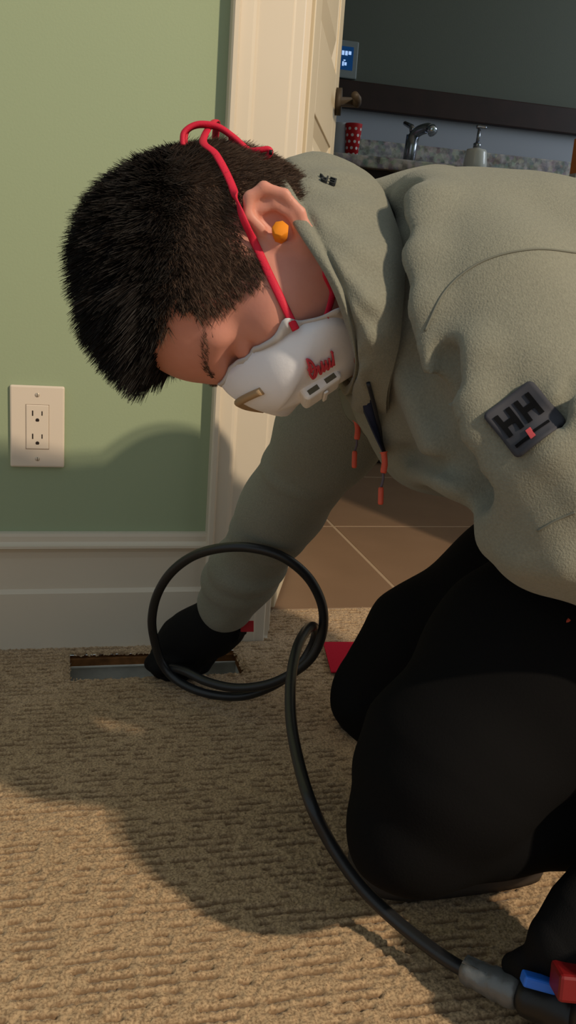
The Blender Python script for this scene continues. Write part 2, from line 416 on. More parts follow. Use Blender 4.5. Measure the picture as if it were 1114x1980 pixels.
# lever handle on the far stile, both sides
for s, y in ((-1, -DT), (1, 0)):
    hz, hx = .955, DW-.055
    pt = lambda x, y_, z: DFR[0]+x*dX+y_*dY+np.array([0, 0, z])
    h = tube('handle', [pt(hx, y, hz), pt(hx, y+s*.012, hz), pt(hx, y+s*.0121, hz), pt(hx, y+s*.05, hz)], [.028, .028, .010, .010], BRASS, door, 16)
    tube('lever', [pt(hx+.005, y+s*.045, hz), pt(hx-.04, y+s*.048, hz), pt(hx-.105, y+s*.046, hz-.004)], [.010, .009, .008], BRASS, h, 12)
# hinges
for z in (.25, 1.02, 1.82):
    tube('hinge', [np.array([PIV[0]-.001, PIV[1], z-.045]), np.array([PIV[0]-.001, PIV[1], z+.045])], .006, BRASS, door, 10)

# ------------------------------------------------------------------ wall outlet
OZ = .3552
ot = thing('wall_outlet', (0, 0, OZ), 'ivory two-socket wall outlet plate on green wall above baseboard', 'outlet')
def plate(name, w, h, t, bev, m, parent, cx=0, cz=OZ, y0=0.):
    return box(name, (cx-w/2, y0-t, cz-h/2), (cx+w/2, y0, cz+h/2), m, parent, bevel=bev, seg=3)
plate('cover_plate', .079, .124, .0062, .0028, IVORY, ot)
plate('receptacle_gap', .0342, .0682, .0064, .0001, mat('plate_seam', srgb(150, 128, 108), .6), ot)
rc = plate('receptacle', .0330, .0670, .0074, .0012, IVORY, ot)
for dz in (.0155, -.0195):
    zc = OZ+dz
    box('slot', (-.0078, -.0076, zc+.0015), (-.0059, -.0070, zc+.0095), SLOT, rc)
    box('slot', (.0059, -.0076, zc+.0022), (.0076, -.0070, zc+.0088), SLOT, rc)
    n = 14; v = [(.0028*math.cos(math.pi*2*i/n), 0, max(-.0022, .0028*math.sin(math.pi*2*i/n))) for i in range(n)]
    v = [(a, -.0076, zc-.0048+c) for a, _, c in v]+[(a, -.0070, zc-.0048+c) for a, _, c in v]
    mk('ground_hole', v, [tuple(range(n)), tuple(range(n, 2*n))]+[(i, (i+1) % n, n+(i+1) % n, n+i) for i in range(n)], SLOT, rc)
for z in (OZ+.0485, OZ-.0485):
    s = tube('screw', [np.array([0, -.0060, z]), np.array([0, -.0068, z]), np.array([0, -.0073, z])], [.0034, .0034, .0022], SCREW, ot, 16)
    box('screw_slot', (-.0003, -.0075, z-.0026), (.0003, -.0070, z+.0026), SLOT, s)

# ------------------------------------------------------------------ bathroom
YB = 1.93                                  # back wall of the bathroom
zb = lambda px, py: float(onplane(px, py, 1, YB)[2])
ZR0, ZR1, ZS = zb(880, 236), zb(880, 184), zb(860, 288)
YC = 1.37; ZC = float(onplane(880, 318, 1, YC)[2]); ZCb = float(onplane(760, 329, 1, YC)[2])
wall_piece('wall_bath_far', (.20, YB, -.02), (3.2, YB+.1, ZR0+.01), BATHL)
wall_piece('wall_bath_far_upper', (.20, YB-.004, ZR0+.01), (3.2, YB+.1, 2.45), BATHG)  # darker and greener than the part below the rail
wall_piece('wall_bath_left', (.10, T, -.02), (.20, YB+.1, 2.45), BATHG)
wall_piece('wall_bath_right', (3.2, T, -.02), (3.3, YB+.1, 1.2), BATHG)      # made-up opening above it for the added fill light
wall_piece('wall_bath_right_front', (3.2, T, 1.2), (3.3, .5, 2.45), BATHG)
wall_piece('wall_bath_right_end', (3.2, 1.6, 1.2), (3.3, YB+.1, 2.45), BATHG)
wall_piece('wall_bath_right_head', (3.2, .5, 2.1), (3.3, 1.6, 2.45), BATHG)
tag(box('ceiling', (.1, 0, 2.45), (3.3, YB+.1, 2.5), CREAM), kind='structure')
tag(box('trim_7', (.25, YB-.035, ZR0), (3.19, YB-.004, ZR1), WOOD, bevel=.004), kind='structure')
fl = tag(box('floor_bathroom', (.10, .131, -.03), (3.3, YB+.1, -.0007), GROUT), kind='structure')
TW, TD, G = .462, .5535, .003
tm = None
for i in range(-1, 6):
    for j in range(0, 4):
        x0 = .695-TW+i*TW; y0 = .683-TD+j*TD
        if tm is None:
            o = box('tile', (G, G, -.012), (TW-G, TD-G, .0), TILE, fl, bevel=.0012, seg=1); tm = o.data
        else:
            o = bpy.data.objects.new('tile', tm); link(o, fl)
        o.location = (x0, y0, .0)
def granite():
    m = bpy.data.materials.new('speckled_granite'); m.use_nodes = True; nt = m.node_tree; b = nt.nodes['Principled BSDF']
    b.inputs['Roughness'].default_value = .3
    tc = nt.nodes.new('ShaderNodeTexCoord'); n = nt.nodes.new('ShaderNodeTexNoise'); n.inputs['Scale'].default_value = 32; n.inputs['Detail'].default_value = 4
    v = nt.nodes.new('ShaderNodeTexVoronoi'); v.inputs['Scale'].default_value = 70
    nt.links.new(tc.outputs['Object'], n.inputs['Vector']); nt.links.new(tc.outputs['Object'], v.inputs['Vector'])
    r = nt.nodes.new('ShaderNodeValToRGB'); e = r.color_ramp.elements; e[0].position = .36; e[0].color = srgb(70, 58, 52); e[1].position = .62; e[1].color = srgb(176, 158, 140)
    x = e.new(.46); x.color = srgb(118, 104, 92); x = e.new(.54); x.color = srgb(150, 136, 124)
    nt.links.new(n.outputs['Fac'], r.inputs['Fac'])
    mx = nt.nodes.new('ShaderNodeMixRGB'); mx.inputs['Fac'].default_value = .18; nt.links.new(r.outputs['Color'], mx.inputs['Color1']); nt.links.new(v.outputs['Color'], mx.inputs['Color2'])
    hs = nt.nodes.new('ShaderNodeHueSaturation'); hs.inputs['Saturation'].default_value = .4; nt.links.new(mx.outputs['Color'], hs.inputs['Color'])
    nt.links.new(hs.outputs['Color'], b.inputs['Base Color']); return m
GRAN = granite()
vt = thing('vanity_worktop', (1.6, 1.65, ZCb), 'speckled brown granite vanity worktop in the bathroom', 'worktop')
box('worktop', (.25, YC, ZCb), (3.19, YB-.002, ZC), GRAN, vt, bevel=.005)
tag(box('trim_8', (.25, YB-.024, ZC+.0005), (3.19, YB-.002, ZS), GRAN, bevel=.003), kind='structure')
vc = thing('vanity_cabinet', (1.6, 1.65, 0), 'dark wooden vanity cabinet under the granite worktop', 'cabinet')
box('body', (.26, YC+.045, .09), (3.18, YB-.004, ZCb-.001), WOOD, vc)
box('toe_kick', (.26, 1.445, 0.001), (3.18, YB-.004, .09), WOOD, vc)
for i in range(6):
    a = .28+i*.48
    d = box('door', (a, YC+.024, .12), (a+.46, YC+.044, ZCb-.20), WOOD, vc, bevel=.003)
    tube('handle', [np.array([a+.42, YC+.014, .55]), np.array([a+.42, YC+.010, .60]), np.array([a+.42, YC+.014, .65])], .005, CHROME, d, 8)
    d = box('drawer', (a, YC+.024, ZCb-.185), (a+.46, YC+.044, ZCb-.025), WOOD, vc, bevel=.003)
    lathe('knob', [(.002, 0), (.012, .004), (.012, .014), (.004, .018)], (a+.23, YC+.014, ZCb-.115), CHROME, d, 12)

# faucet: slanted body, spout leaning to the right, lever top
fb = onplane(791, 304, 1, 1.62); fb[2] = ZC
fc = thing('faucet', fb, 'chrome bathroom faucet standing on the granite worktop', 'faucet')
lathe('base', [(.027, 0), (.027, .006), (.022, .010)], fb, CHROME, fc)
tube('body', [fb+[0, 0, .008], fb+[.002, 0, .06], fb+[.006, -.002, .105]], [.0215, .0200, .0215], CHROME, fc, 18)
tube('spout', catmull([fb+[.004, 0, .098], fb+[.018, -.015, .118], fb+[.036, -.04, .126], fb+[.044, -.058, .122]], 6), .0165, CHROME, fc, 16)
tube('spout_tip', [fb+[.043, -.056, .125], fb+[.049, -.068, .111]], [.0175, .0165], mat('bright_chrome', srgb(200, 210, 225), .12, .5, metal=1.), fc, 16)
tube('lever', [fb+[.006, 0, .118], fb+[.006, .02, .135], fb+[-.004, .06, .150]], [.012, .009, .007], CHROME, fc, 12)

# soap dispenser
sb = onplane(919, 314, 1, 1.52); sb[2] = ZC
sd = thing('soap_dispenser', sb, 'white ceramic soap dispenser with a pump on the worktop', 'soap dispenser')
WHITEC = mat('white_ceramic', srgb(206, 206, 200), .2, .5)
lathe('body', [(.034, .0), (.038, .004), (.0375, .03), (.034, .062), (.031, .070), (.012, .074), (.011, .078)], sb, WHITEC, sd)
lathe('collar', [(.0125, .076), (.0125, .088), (.008, .091)], sb, CHROME, sd)
tube('pump_stem', [sb+[0, 0, .088], sb+[.002, 0, .135]], [.0065, .0050], CHROME, sd, 12)
tube('nozzle', [sb+[-.008, 0, .138], sb+[.003, 0, .139], sb+[.010, -.03, .134]], [.006, .008, .004], CHROME, sd, 12)
lathe('foot_ring', [(.0385, 0), (.040, .003), (.0385, .006)], sb, mat('green_ring', srgb(70, 110, 80), .5), sd)

# red cup with white dots, and a white cup beside it
rb_ = onplane(680, 297, 1, 1.50); rb_[2] = ZC
rcup = thing('paper_cup', rb_, 'red paper cup with white dots beside the bathroom door', 'cup')
REDP = mat('red_paper', srgb(190, 30, 36), .6); WHP = mat('white_paper', srgb(214, 206, 206), .6)
lathe('cup_wall', [(.0185, 0), (.026, .100), (.0265, .102), (.0245, .102), (.0175, .003)], rb_, REDP, rcup)
for k in range(5):
    z = .012+k*.0185
    for j in range(8):
        a = 2*math.pi*(j+.5*(k % 2))/8; r = .0187+.0075*z/.1+.0002; c = np.array([math.cos(a), math.sin(a), 0]); t = np.array([-math.sin(a), math.cos(a), 0])
        n = 10; o_ = rb_+c*r+np.array([0, 0, z])
        v = [o_+.0045*(math.cos(2*math.pi*i/n)*t+math.sin(2*math.pi*i/n)*(np.array([0, 0, 1])+c*.075))+c*(.0002-.00045*abs(math.cos(2*math.pi*i/n))) for i in range(n)]
        mk('dot', v+[q-c*.001 for q in v], [tuple(range(n)), tuple(range(n, 2*n))[::-1]]+[(i, (i+1) % n, n+(i+1) % n, n+i) for i in range(n)], WHP, rcup)
wb_ = onplane(657, 296, 1, 1.54); wb_[2] = ZC
wc = thing('white_tumbler', wb_, 'white tumbler left of the red dotted cup', 'cup')
lathe('tumbler_wall', [(.024, 0), (.024, .004), (.030, .105), (.0285, .105), (.0225, .006)], wb_, mat('frosted_white', srgb(200, 203, 212), .3, .5), wc)

# orange box at the right end of the worktop
ob = onplane(1128, 342, 1, 1.45); ob[2] = ZC
bx = thing('orange_box', ob, 'orange packet with a white and dark base at the worktop end', 'packet')
box('carton', (ob[0]-.040, ob[1]-.02, ZC+.020), (ob[0]+.04, ob[1]+.02, ZC+.128), mat('orange_card', srgb(214, 120, 50), .5), bx, bevel=.001)
box('carton_base', (ob[0]-.0405, ob[1]-.0205, ZC), (ob[0]+.0405, ob[1]+.0205, ZC+.020), mat('pale_card', srgb(200, 190, 185), .5), bx, bevel=.001)
box('dark_label', (ob[0]-.036, ob[1]-.0212, ZC+.006), (ob[0]+.036, ob[1]-.0200, ZC+.015), mat('dark_print', srgb(45, 50, 70), .5), bx)

# glowing thermostat on the far wall
tp = onplane(670, 117, 1, YB-.004)
th = thing('thermostat', tp, 'small wall thermostat with a glowing blue screen past the door', 'thermostat')
box('case', (tp[0]-.036, tp[1]-.018, tp[2]-.060), (tp[0]+.036, tp[1], tp[2]+.060), mat('grey_plastic', srgb(130, 138, 140), .5), th, bevel=.004)
sc_ = box('screen', (tp[0]-.029, tp[1]-.0192, tp[2]-.034), (tp[0]+.018, tp[1]-.017, tp[2]+.040), mat('blue_screen', srgb(10, 40, 80), .3, emit=(srgb(20, 90, 160), .22)), th)
GLOW = mat('screen_glyph', srgb(180, 210, 255), .3, emit=(srgb(170, 205, 255), .75))
for x0, x1, z0, z1 in ((-.024, -.015, .012, .026), (-.012, -.003, .012, .026), (.000, .010, .015, .026), (-.020, -.014, -.022, -.008), (-.012, -.004, -.020, -.010), (-.016, -.009, -.006, -.002)):
    box('glyph', (tp[0]+x0, tp[1]-.0198, tp[2]+z0), (tp[0]+x1, tp[1]-.0190, tp[2]+z1), GLOW, sc_, bevel=.0002, seg=1)

# ------------------------------------------------------------------ the kneeling person
FLEECE = mat('grey_green_fleece', srgb(136, 134, 119), .95, .05, sheen=.15, noise=(500, .3, srgb(118, 116, 103)), bump=(700, .45, .002))
RIB = mat('fleece_binding', srgb(120, 122, 112), .9, .1, bump=(700, .3, .001))
SEAM = mat('seam_thread', srgb(112, 112, 102), .9, .05)
NAVY = mat('navy_placket', srgb(34, 42, 66), .7, .2)
BLACKC = mat('black_cloth', srgb(18, 17, 17), .95, .05, bump=(500, .3, .001))
GLOVEM = mat('black_glove', srgb(20, 19, 19), .8, .1, bump=(700, .4, .001))
SKIN = mat('skin', srgb(208, 146, 128), .5, .35, noise=(45, .3, srgb(198, 132, 114)), bump=(380, .12, .0008), sss=.12)
HAIRM = mat('dark_hair', srgb(27, 22, 19), .62, .2)
SHORT = mat('short_clipped_hair', srgb(92, 72, 59), .6, .25)
ORANGE = mat('orange_foam', srgb(226, 134, 30), .7, .2)
REDS = mat('red_elastic', srgb(205, 30, 58), .6, .3, bump=(900, .4, .0006))
MASKM = mat('white_mask_fibre', srgb(236, 235, 240), .8, .15, bump=(300, .15, .001))
VALVE = mat('white_valve_plastic', srgb(240, 238, 238), .4, .4)

# ---- head frame: lateral (towards the camera side), forward, up
PSI = math.radians(6); HS = 1.07
img = lambda x, y: CR*x-CU*y
fw0 = img(-.13, .99); HU = img(-.99, -.13); fw0 /= np.linalg.norm(fw0); HU /= np.linalg.norm(HU)
HY = fw0*math.cos(PSI)-CF*math.sin(PSI); HX = -CF*math.cos(PSI)-fw0*math.sin(PSI); HZ = HU
EARY = .010
HO = P(540, 452, .700)-(HX*.080+HY*EARY)*HS
def hl(p): q = (p-HO)/HS; return np.stack([q@HX, q@HY, q@HZ], 1)
def hw(x, y, z): return HO+(x*HX+y*HY+z*HZ)*HS
NECKB = P(740, 560, .87)
def face(q):
    "head in its own frame (symmetrical, |x|)"
    a = q.copy(); a[:, 0] = np.abs(a[:, 0])
    f = ell(a, (0, .005, .050), (.079, .087, .098))
    f = smin(f, ell(a, (0, .036, .058), (.066, .066, .058)), .03)            # forehead
    f = smin(f, ell(a, (.018, .026, -.012), (.052, .060, .052)), .03)        # cheek mass
    f = smin(f, cone(a, (.052, .012, -.040), (.016, .060, -.060), .020, .018), .03)   # jaw line
    f = smin(f, ell(a, (0, .064, -.062), (.022, .016, .014)), .02)
    f = smin(f, ell(a, (.050, .054, -.004), (.022, .026, .018)), .025)       # cheekbone
    f = smin(f, cone(a, (.006, .090, .037), (.044, .079, .037), .0095, .0095), .014)   # brow ridge
    f = smax(f, -ell(a, (.034, .101, .018), (.017, .016, .011)), .012)       # eye socket
    f = smin(f, ell(a, (.033, .079, .015), (.016, .014, .012)), .004)        # eyelid
    f = smax(f, -cone(a, (.018, .098, .0105), (.049, .085, .0105), .0018, .0012), .004)   # closed lid line
    n = cone(a, (0, .092, .024), (0, .106, -.012), .008, .011); n = smin(n, ell(a, (.010, .098, -.017), (.009, .010, .008)), .008)
    f = smin(f, n, .010)
    f = smin(f, ell(a, (0, .086, -.038), (.022, .010, .008)), .012)
    return f
def ear(q):
    a = q.copy(); a[:, 0] = np.abs(a[:, 0])
    c = np.array([.076, EARY-.004, .0])
    s = a-c                                                     # ear plane: y (back = -), z up; leans out at the back
    yy = s[:, 1]; zz = s[:, 2]; xx = s[:, 0]+.38*yy            # tilt outward towards the back
    t = math.radians(24); y2 = yy*math.cos(t)+zz*math.sin(t); z2 = -yy*math.sin(t)+zz*math.cos(t)
    e = np.stack([xx, y2, z2], 1)/.84
    base = ell(e, (.004, -.004, .002), (.0085, .0185, .031))
    base = smax(base, -ell(e, (.0140, -.001, .003), (.0125, .0130, .0220)), .003)     # bowl
    rim = [((.009, .010, .012), .0042), ((.011, .008, .027), .0044), ((.012, -.004, .033), .0046), ((.013, -.016, .026), .0048), ((.013, -.0205, .008), .0046), ((.011, -.0165, -.010), .0044), ((.008, -.008, -.022), .0046)]
    f = smin(base, chain(e, rim, .003), .004)
    f = smin(f, chain(e, [((.008, -.002, .020), .0026), ((.010, -.011, .012), .0030), ((.010, -.011, -.004), .0030), ((.009, -.005, -.013), .0028)], .002), .004)   # inner fold
    f = smin(f, ell(e, (.006, -.003, -.026), (.006, .010, .010)), .006)               # lobe
    f = smin(f, ell(e, (.007, .011, -.004), (.005, .005, .007)), .005)                # tragus
    f = smax(f, -ell(e, (.008, .004, -.004), (.010, .005, .006)), .003)               # canal
    return f*.84
def skinf(p):
    q = hl(p)
    f = smin(face(q), ear(q), .006)*HS
    n = cone(q, (0, -.008, -.020), hl(NECKB[None])[0], .045, .048)*HS
    f = smin(f, n, .03)
    ub = cone(p, P(790, 620, .82), P(790, 620, .92), .06, .06)
    return smin(f, smin(ub, cone(p, NECKB, P(900, 650, .87), .056, .10), .04), .03)
lo, hi = bounds([hw(x, y, z) for x in (-.1, .1) for y in (-.12, .13) for z in (-.12, .14)]+[P(740, 560, .75), P(920, 700, .98)], .02)
person = sdfobj('person', skinf, lo, hi, .0024, SKIN)
tag(person, 'person in a grey-green fleece and dust mask kneeling and reaching into the floor duct', 'person')
lipm = None

# eyebrow
def stroke_hair(name, roots, dirs, lens, m, parent, width=.0006, bend=None, seg=3, fn=None, wvec=None):
    n = len(roots); V = np.zeros((n, (seg+1)*2, 3)); p = roots.copy(); d = dirs.copy()
    side = np.cross(d, RNG.normal(size=(n, 3))); side /= np.linalg.norm(side, axis=1)[:, None]+1e-9
    wd = np.full(n, width) if np.isscalar(width) else width
    for k in range(seg+1):
        ww = (wd*(1-k/seg*.8))[:, None]
        V[:, 2*k] = p-side*ww*.5; V[:, 2*k+1] = p+side*ww*.5
        p = p+d*(lens/seg)[:, None]
        if bend is not None: d = d+bend*(1.0/seg)
        d = d/np.linalg.norm(d, axis=1)[:, None]
        if fn is not None:
            f = fn(p); low = f < .0015*(k+1)/seg+.0006
            if low.any():
                e = .002; G = np.stack([fn(p[low]+np.eye(3)[i]*e)-fn(p[low]-np.eye(3)[i]*e) for i in range(3)], 1)/(2*e)
                p[low] += G*(.0015*(k+1)/seg+.0006-f[low])[:, None]
    base = (np.arange(n)*(seg+1)*2)[:, None]
    F = np.concatenate([base+np.array([[2*k, 2*k+1, 2*k+3, 2*k+2]]) for k in range(seg)])
    return mk(name, V.reshape(-1, 3), F, m, parent, True, fix=False)

# ---- hair
me = person.data; PV = np.empty(len(me.vertices)*3); me.vertices.foreach_get('co', PV); PV = PV.reshape(-1, 3)
PN = np.empty(len(me.vertices)*3); me.vertices.foreach_get('normal', PN); PN = PN.reshape(-1, 3)
LQ = hl(PV); LN = np.stack([PN@HX, PN@HY, PN@HZ], 1)
# hairline seen from the side: (forward, up) polygon that encloses the hairy region
HL = np.array([(.100, .088), (.0655, .0736), (.0732, .0447), (.058, .026), (.047, .010), (.034, .009), (.024, .020), (.018, .028), (.004, .034), (-.012, .029), (-.018, .004), (-.022, -.010), (-.036, -.020), (-.075, -.024), (-.2, -.026), (-.2, .3), (.2, .3), (.2, .100), (.106, .096)])
def inpoly(y, z, poly):
    c = np.zeros(len(y), bool); j = len(poly)-1
    for i in range(len(poly)):
        yi, zi = poly[i]; yj, zj = poly[j]
        x = ((zi > z) != (zj > z)) & (y < (yj-yi)*(z-zi)/(zj-zi+1e-12)+yi); c ^= x; j = i
    return c
nearear = ear(LQ) < .003
jit = RNG.normal(0, .0022, (len(PV), 2))
reg = inpoly(LQ[:, 1]+jit[:, 0], LQ[:, 2]+jit[:, 1], HL) & ~nearear & (LQ[:, 2] > -.09) & (face(LQ) < .012)
idx = np.where(reg)[0]
def roots_for(sel, n):
    c = RNG.choice(sel, n); return PV[c]+RNG.normal(0, .0011, (n, 3)), c
def clump(q, a):
    k = q*np.array([1., 1., 1.])
    return a*np.stack([np.sin(k[:, 0]*310+2*np.sin(k[:, 1]*170)), np.sin(k[:, 1]*290+k[:, 0]*230+1.7*np.sin(k[:, 2]*150)), np.sin(k[:, 2]*260+k[:, 0]*190)], 1)
# long hair on top, clipped hair on the sides and back
h = LQ[:, 2]-.058+.25*np.clip(LQ[:, 1]-.02, 0, .1)
top = np.clip((h-.006)/.070, 0, 1)
ti = idx[(top[idx] > .02)]
n = 40000
R0, c = roots_for(ti, n); t = top[c]
L = (.006+.026*t**.85)*(.40+.60*np.clip((LQ[c, 1]+.080)/.09, 0, 1))*RNG.uniform(.72, 1.06, n)
loc = LN[c]
sw = np.stack([np.zeros(n), np.full(n, .75), np.zeros(n)], 1)                     # combed forward
D = loc*.85+sw*(.70-.10*t[:, None])+np.array([0, .0, .22])*t[:, None]
D = D+RNG.normal(0, .06, (n, 3))+clump(LQ[c], .20); D /= np.linalg.norm(D, axis=1)[:, None]
DWd = D[:, :1]*HX+D[:, 1:2]*HY+D[:, 2:]*HZ
bend = np.tile(HY*.32, (n, 1))
hair = stroke_hair('hair', R0, DWd, L, HAIRM, person, .0011, bend, 4, skinf)
hair['label'] = 'short black hair, longer on top'
# fringe that hangs off the hairline
fi = idx[(LQ[idx, 1] > .050) & (LQ[idx, 2] > .086)]
n = 7000
R0, c = roots_for(fi, n); D = LN[c]*.7+np.array([0, .55, .50])+RNG.normal(0, .06, (n, 3))+clump(LQ[c], .13); D /= np.linalg.norm(D, axis=1)[:, None]
stroke_hair('fringe', R0, D[:, :1]*HX+D[:, 1:2]*HY+D[:, 2:]*HZ, RNG.uniform(.026, .040, n), HAIRM, hair, .0012, np.tile(HY*.30-HZ*.16, (n, 1)), 4, skinf)
si = idx[(top[idx] < .5)]
n = 56000
R0, c = roots_for(si, n); t = np.clip((LQ[c, 2]+.03)/.10, 0, 1)
D = LN[c]*.5+np.stack([np.zeros(n), np.full(n, .15), np.full(n, -.75)], 1)+RNG.normal(0, .16, (n, 3))
D[LQ[c, 1] > -.02] += np.array([0, .45, .15]); D /= np.linalg.norm(D, axis=1)[:, None]
stroke_hair('clipped_hair', R0, D[:, :1]*HX+D[:, 1:2]*HY+D[:, 2:]*HZ, (.0035+.009*t)*RNG.uniform(.7, 1.2, n), SHORT, hair, .0006, None, 2, skinf)
# scalp shell below the strands
def scalp(name, f0, a, b, m_, inset):
    m = np.zeros(len(PV), bool); m[idx] = True
    if inset:                                # stay a little inside the hairline
        for dy, dz in ((.004, 0), (0, -.004), (.004, -.004), (-.004, -.003)): m &= inpoly(LQ[:, 1]+dy+jit[:, 0], LQ[:, 2]+dz+jit[:, 1], HL)
    poly = np.array([p.vertices[:] for p in me.polygons]); tm_ = top[poly].mean(1); k = m[poly].all(1) & (tm_ > a) & (tm_ <= b); poly = poly[k]
    u, inv = np.unique(poly, return_inverse=True)
    return mk(name, PV[u]+PN[u]*f0, inv.reshape(poly.shape), m_, hair, True, fix=False)
scalp('scalp_hair', .0012, .12, 2., HAIRM, False)
scalp('clipped_scalp', .0006, -1, .12, mat('clipped_scalp', srgb(118, 90, 74), .7, .2, noise=(900, .2, srgb(78, 60, 49))), True)
# eyebrow strokes (near and far)
for s in (1, -1):
    n = 170; u = RNG.random(n)
    b = np.stack([s*(.010+.040*u), .108-.030*u**1.6, .0385+.006*np.sin(u*2.6)+RNG.normal(0, .0016, n)], 1)
    w_ = HO+(b[:, :1]*HX+b[:, 1:2]*HY+b[:, 2:]*HZ)*HS
    for _ in range(6):
        e = .002; f = skinf(w_); G = np.stack([skinf(w_+np.eye(3)[i]*e)-skinf(w_-np.eye(3)[i]*e) for i in range(3)], 1)/(2*e); w_ = w_-G*f[:, None]
    d = np.stack([np.full(n, s*.9), np.full(n, -.25), np.full(n, .25)], 1)+RNG.normal(0, .15, (n, 3)); d /= np.linalg.norm(d, axis=1)[:, None]
    stroke_hair('eyebrow', w_, d[:, :1]*HX+d[:, 1:2]*HY+d[:, 2:]*HZ, RNG.uniform(.005, .009, n), SHORT, person, .0006, None, 2, skinf)

# ---- earplug
ep = hw(.0815, EARY+.003, -.001); 
o = tube('earplug', [ep-HX*.006, ep+HX*.006-HY*.001, ep+HX*.0115-HY*.002, ep+HX*.0125-HY*.002], [.0052, .0064, .0066, .0058], ORANGE, person, 7)
o['label'] = 'orange foam earplug'

# ---- fleece: torso, near arm, far arm, hip skirt (one surface)
W_ = CF
def torso(p):
    o = P(900, 640, .87); q = squash(p, o, W_, .74)
    pts = [(P(1400, 800, .92), .138), (P(1110, 685, .89), .136), (P(890, 636, .87), .127), (P(770, 600, .845), .114)]
    pts = [(squash(a[None], o, W_, .74)[0], r) for a, r in pts]
    f = chain(q, pts, .05)
    nc = img(-1., .06); f = smax(f, (p-P(722, 560, .86))@nc/np.linalg.norm(nc), .055)     # ends at the neck line
    f = smin(f, cone(p, P(1190, 900, .88), P(1400, 950, .92), .118, .13), .05)           # skirt over the hips
    f = smin(f, cone(p, P(835, 735, .84), P(880, 770, .87), .075, .088), .05)             # chest front hanging down
    return f
SH_N, EL_N, WR_N = P(935, 630, .735), P(1140, 985, .690), P(1262, 1660, .775)
def near_arm(p):
    f = chain(p, [(SH_N, .088), (P(1010, 770, .715), .078), (EL_N, .062)], .04)
    g = chain(p, [(EL_N, .062), (P(1410, 1240, .72), .050), (WR_N, .046)], .03)
    f = smin(f, g, .015)
    # bunched folds round the elbow
    f = smin(f, cone(p, P(1020, 960, .690), P(1130, 870, .645), .032, .032), .025)
    f = smin(f, cone(p, P(1050, 1050, .695), P(1150, 1040, .675), .036, .036), .03)
    return f
FA = [(P(720, 700, 1.02), .075), (P(640, 830, 1.07), .060), (P(545, 985, 1.19), .0500), (P(470, 1110, 1.28), .0440), (P(436, 1168, 1.318), .0410)]
def far_arm(p):
    f = chain(p, FA, .03)
    for (x, y, d, r) in ((590, 905, 1.115, .046), (520, 1030, 1.215, .0425), (478, 1092, 1.26, .0465), (462, 1118, 1.285, .0455)):   # rolls of cloth
        c = P(x, y, d); ax = FA[4][0]-FA[1][0]; ax = ax/np.linalg.norm(ax); t = (p-c)@ax
        rr = np.sqrt(np.maximum(((p-c)**2).sum(1)-t*t, 0)); f = smin(f, np.sqrt((rr-r*.86)**2+(t*1.0+.25*(p-c)@CR)**2)-.0115, .009)
    # cuff is open at the wrist
    ax = P(400, 1232, 1.36)-P(470, 1110, 1.28); ax = ax/np.linalg.norm(ax)
    e = (p-P(418, 1196, 1.335))@ax
    return smax(f, e, .006)
fold_t = lambda p, pts, r: chain(p, [(a, r) for a in pts], .01)
def fleece0(p):
    f = torso(p); a = near_arm(p)
    f = smin(f, a, .018)
    return f
FOLDS = []
def addfold(px, r, depth, off=0.):
    FOLDS.append((np.array([hit(fleece0, x, y, .45, 1.4, off) for x, y in px]), r, depth))
addfold([(765, 400), (764, 500), (768, 600), (783, 690), (822, 790), (876, 872), (930, 932)], .024, .55)
addfold([(1114, 752), (1075, 815), (1030, 875), (985, 920), (948, 948)], .004, .5)
addfold([(755, 360), (745, 430), (742, 520), (738, 640), (728, 720)], .010, .6)
addfold([(872, 690), (878, 760), (888, 820), (915, 872)], .012, .5)
addfold([(790, 880), (840, 900), (900, 905)], .010, .4)
RIDGES = []
def addridge(px, r, off): RIDGES.append((np.array([hit(fleece0, x, y, .45, 1.4, off) for x, y in px]), r))
addridge([(808, 400), (800, 500), (800, 600), (816, 690), (852, 775), (900, 850), (938, 905)], .016, -.005)
addridge([(910, 690), (912, 770), (930, 830), (975, 880), (1015, 900)], .013, -.005)
addridge([(800, 915), (870, 926), (940, 915)], .014, -.006)
addridge([(965, 985), (1000, 930), (1060, 870), (1114, 800)], .016, -.004)
addridge([(960, 1040), (1010, 1075), (1080, 1090)], .012, -.002)
addridge([(1000, 985), (1050, 1000), (1114, 960)], .012, -.004)
def fleece(p):
    f = fleece0(p)
    for c, r in RIDGES:
        m = ((p > c.min(0)-.06) & (p < c.max(0)+.06)).all(1)
        if m.any(): f[m] = smin(f[m], fold_t(p[m], c, r), .022)
    for c, r, k in FOLDS:
        m = ((p > c.min(0)-.06) & (p < c.max(0)+.06)).all(1)
        if m.any(): f[m] = smax(f[m], -fold_t(p[m], c, r*k*1.5), .014)
    f = np.minimum(f, far_arm(p)) if len(p) < 4 else smin(f, far_arm(p), .02)
    # open neck for the collar
    f = smax(f, -cone(p, P(560, 470, .84), P(745, 585, .86), .080, .055), .012)
    f = smin(f, cone(p, P(738, 446, .86), P(830, 436, .87), .046, .052), .02)
    f = smin(f, ell(p, P(800, 640, 1.07), (.085, .075, .075)), .04)                     # far shoulder
    # soft undulation of the cloth
    q = p*np.array([1., 1., 1.])
    f = f+.0016*np.sin(q[:, 0]*41+2*np.sin(q[:, 2]*23))*np.sin(q[:, 2]*37+q[:, 1]*29+1.3*np.sin(q[:, 0]*19))
    return f
lo, hi = bounds([P(1114, 300, .8), P(560, 700, 1.05), P(400, 1230, 1.36), P(1330, 1700, .62), P(1330, 300, 1.05), P(1300, 1200, .75), P(1150, 900, .5)], .06)
sw_ = sdfobj('fleece_pullover', fleece, lo, hi, .0047, FLEECE, person)
sw_['label'] = 'grey-green fleece pullover'

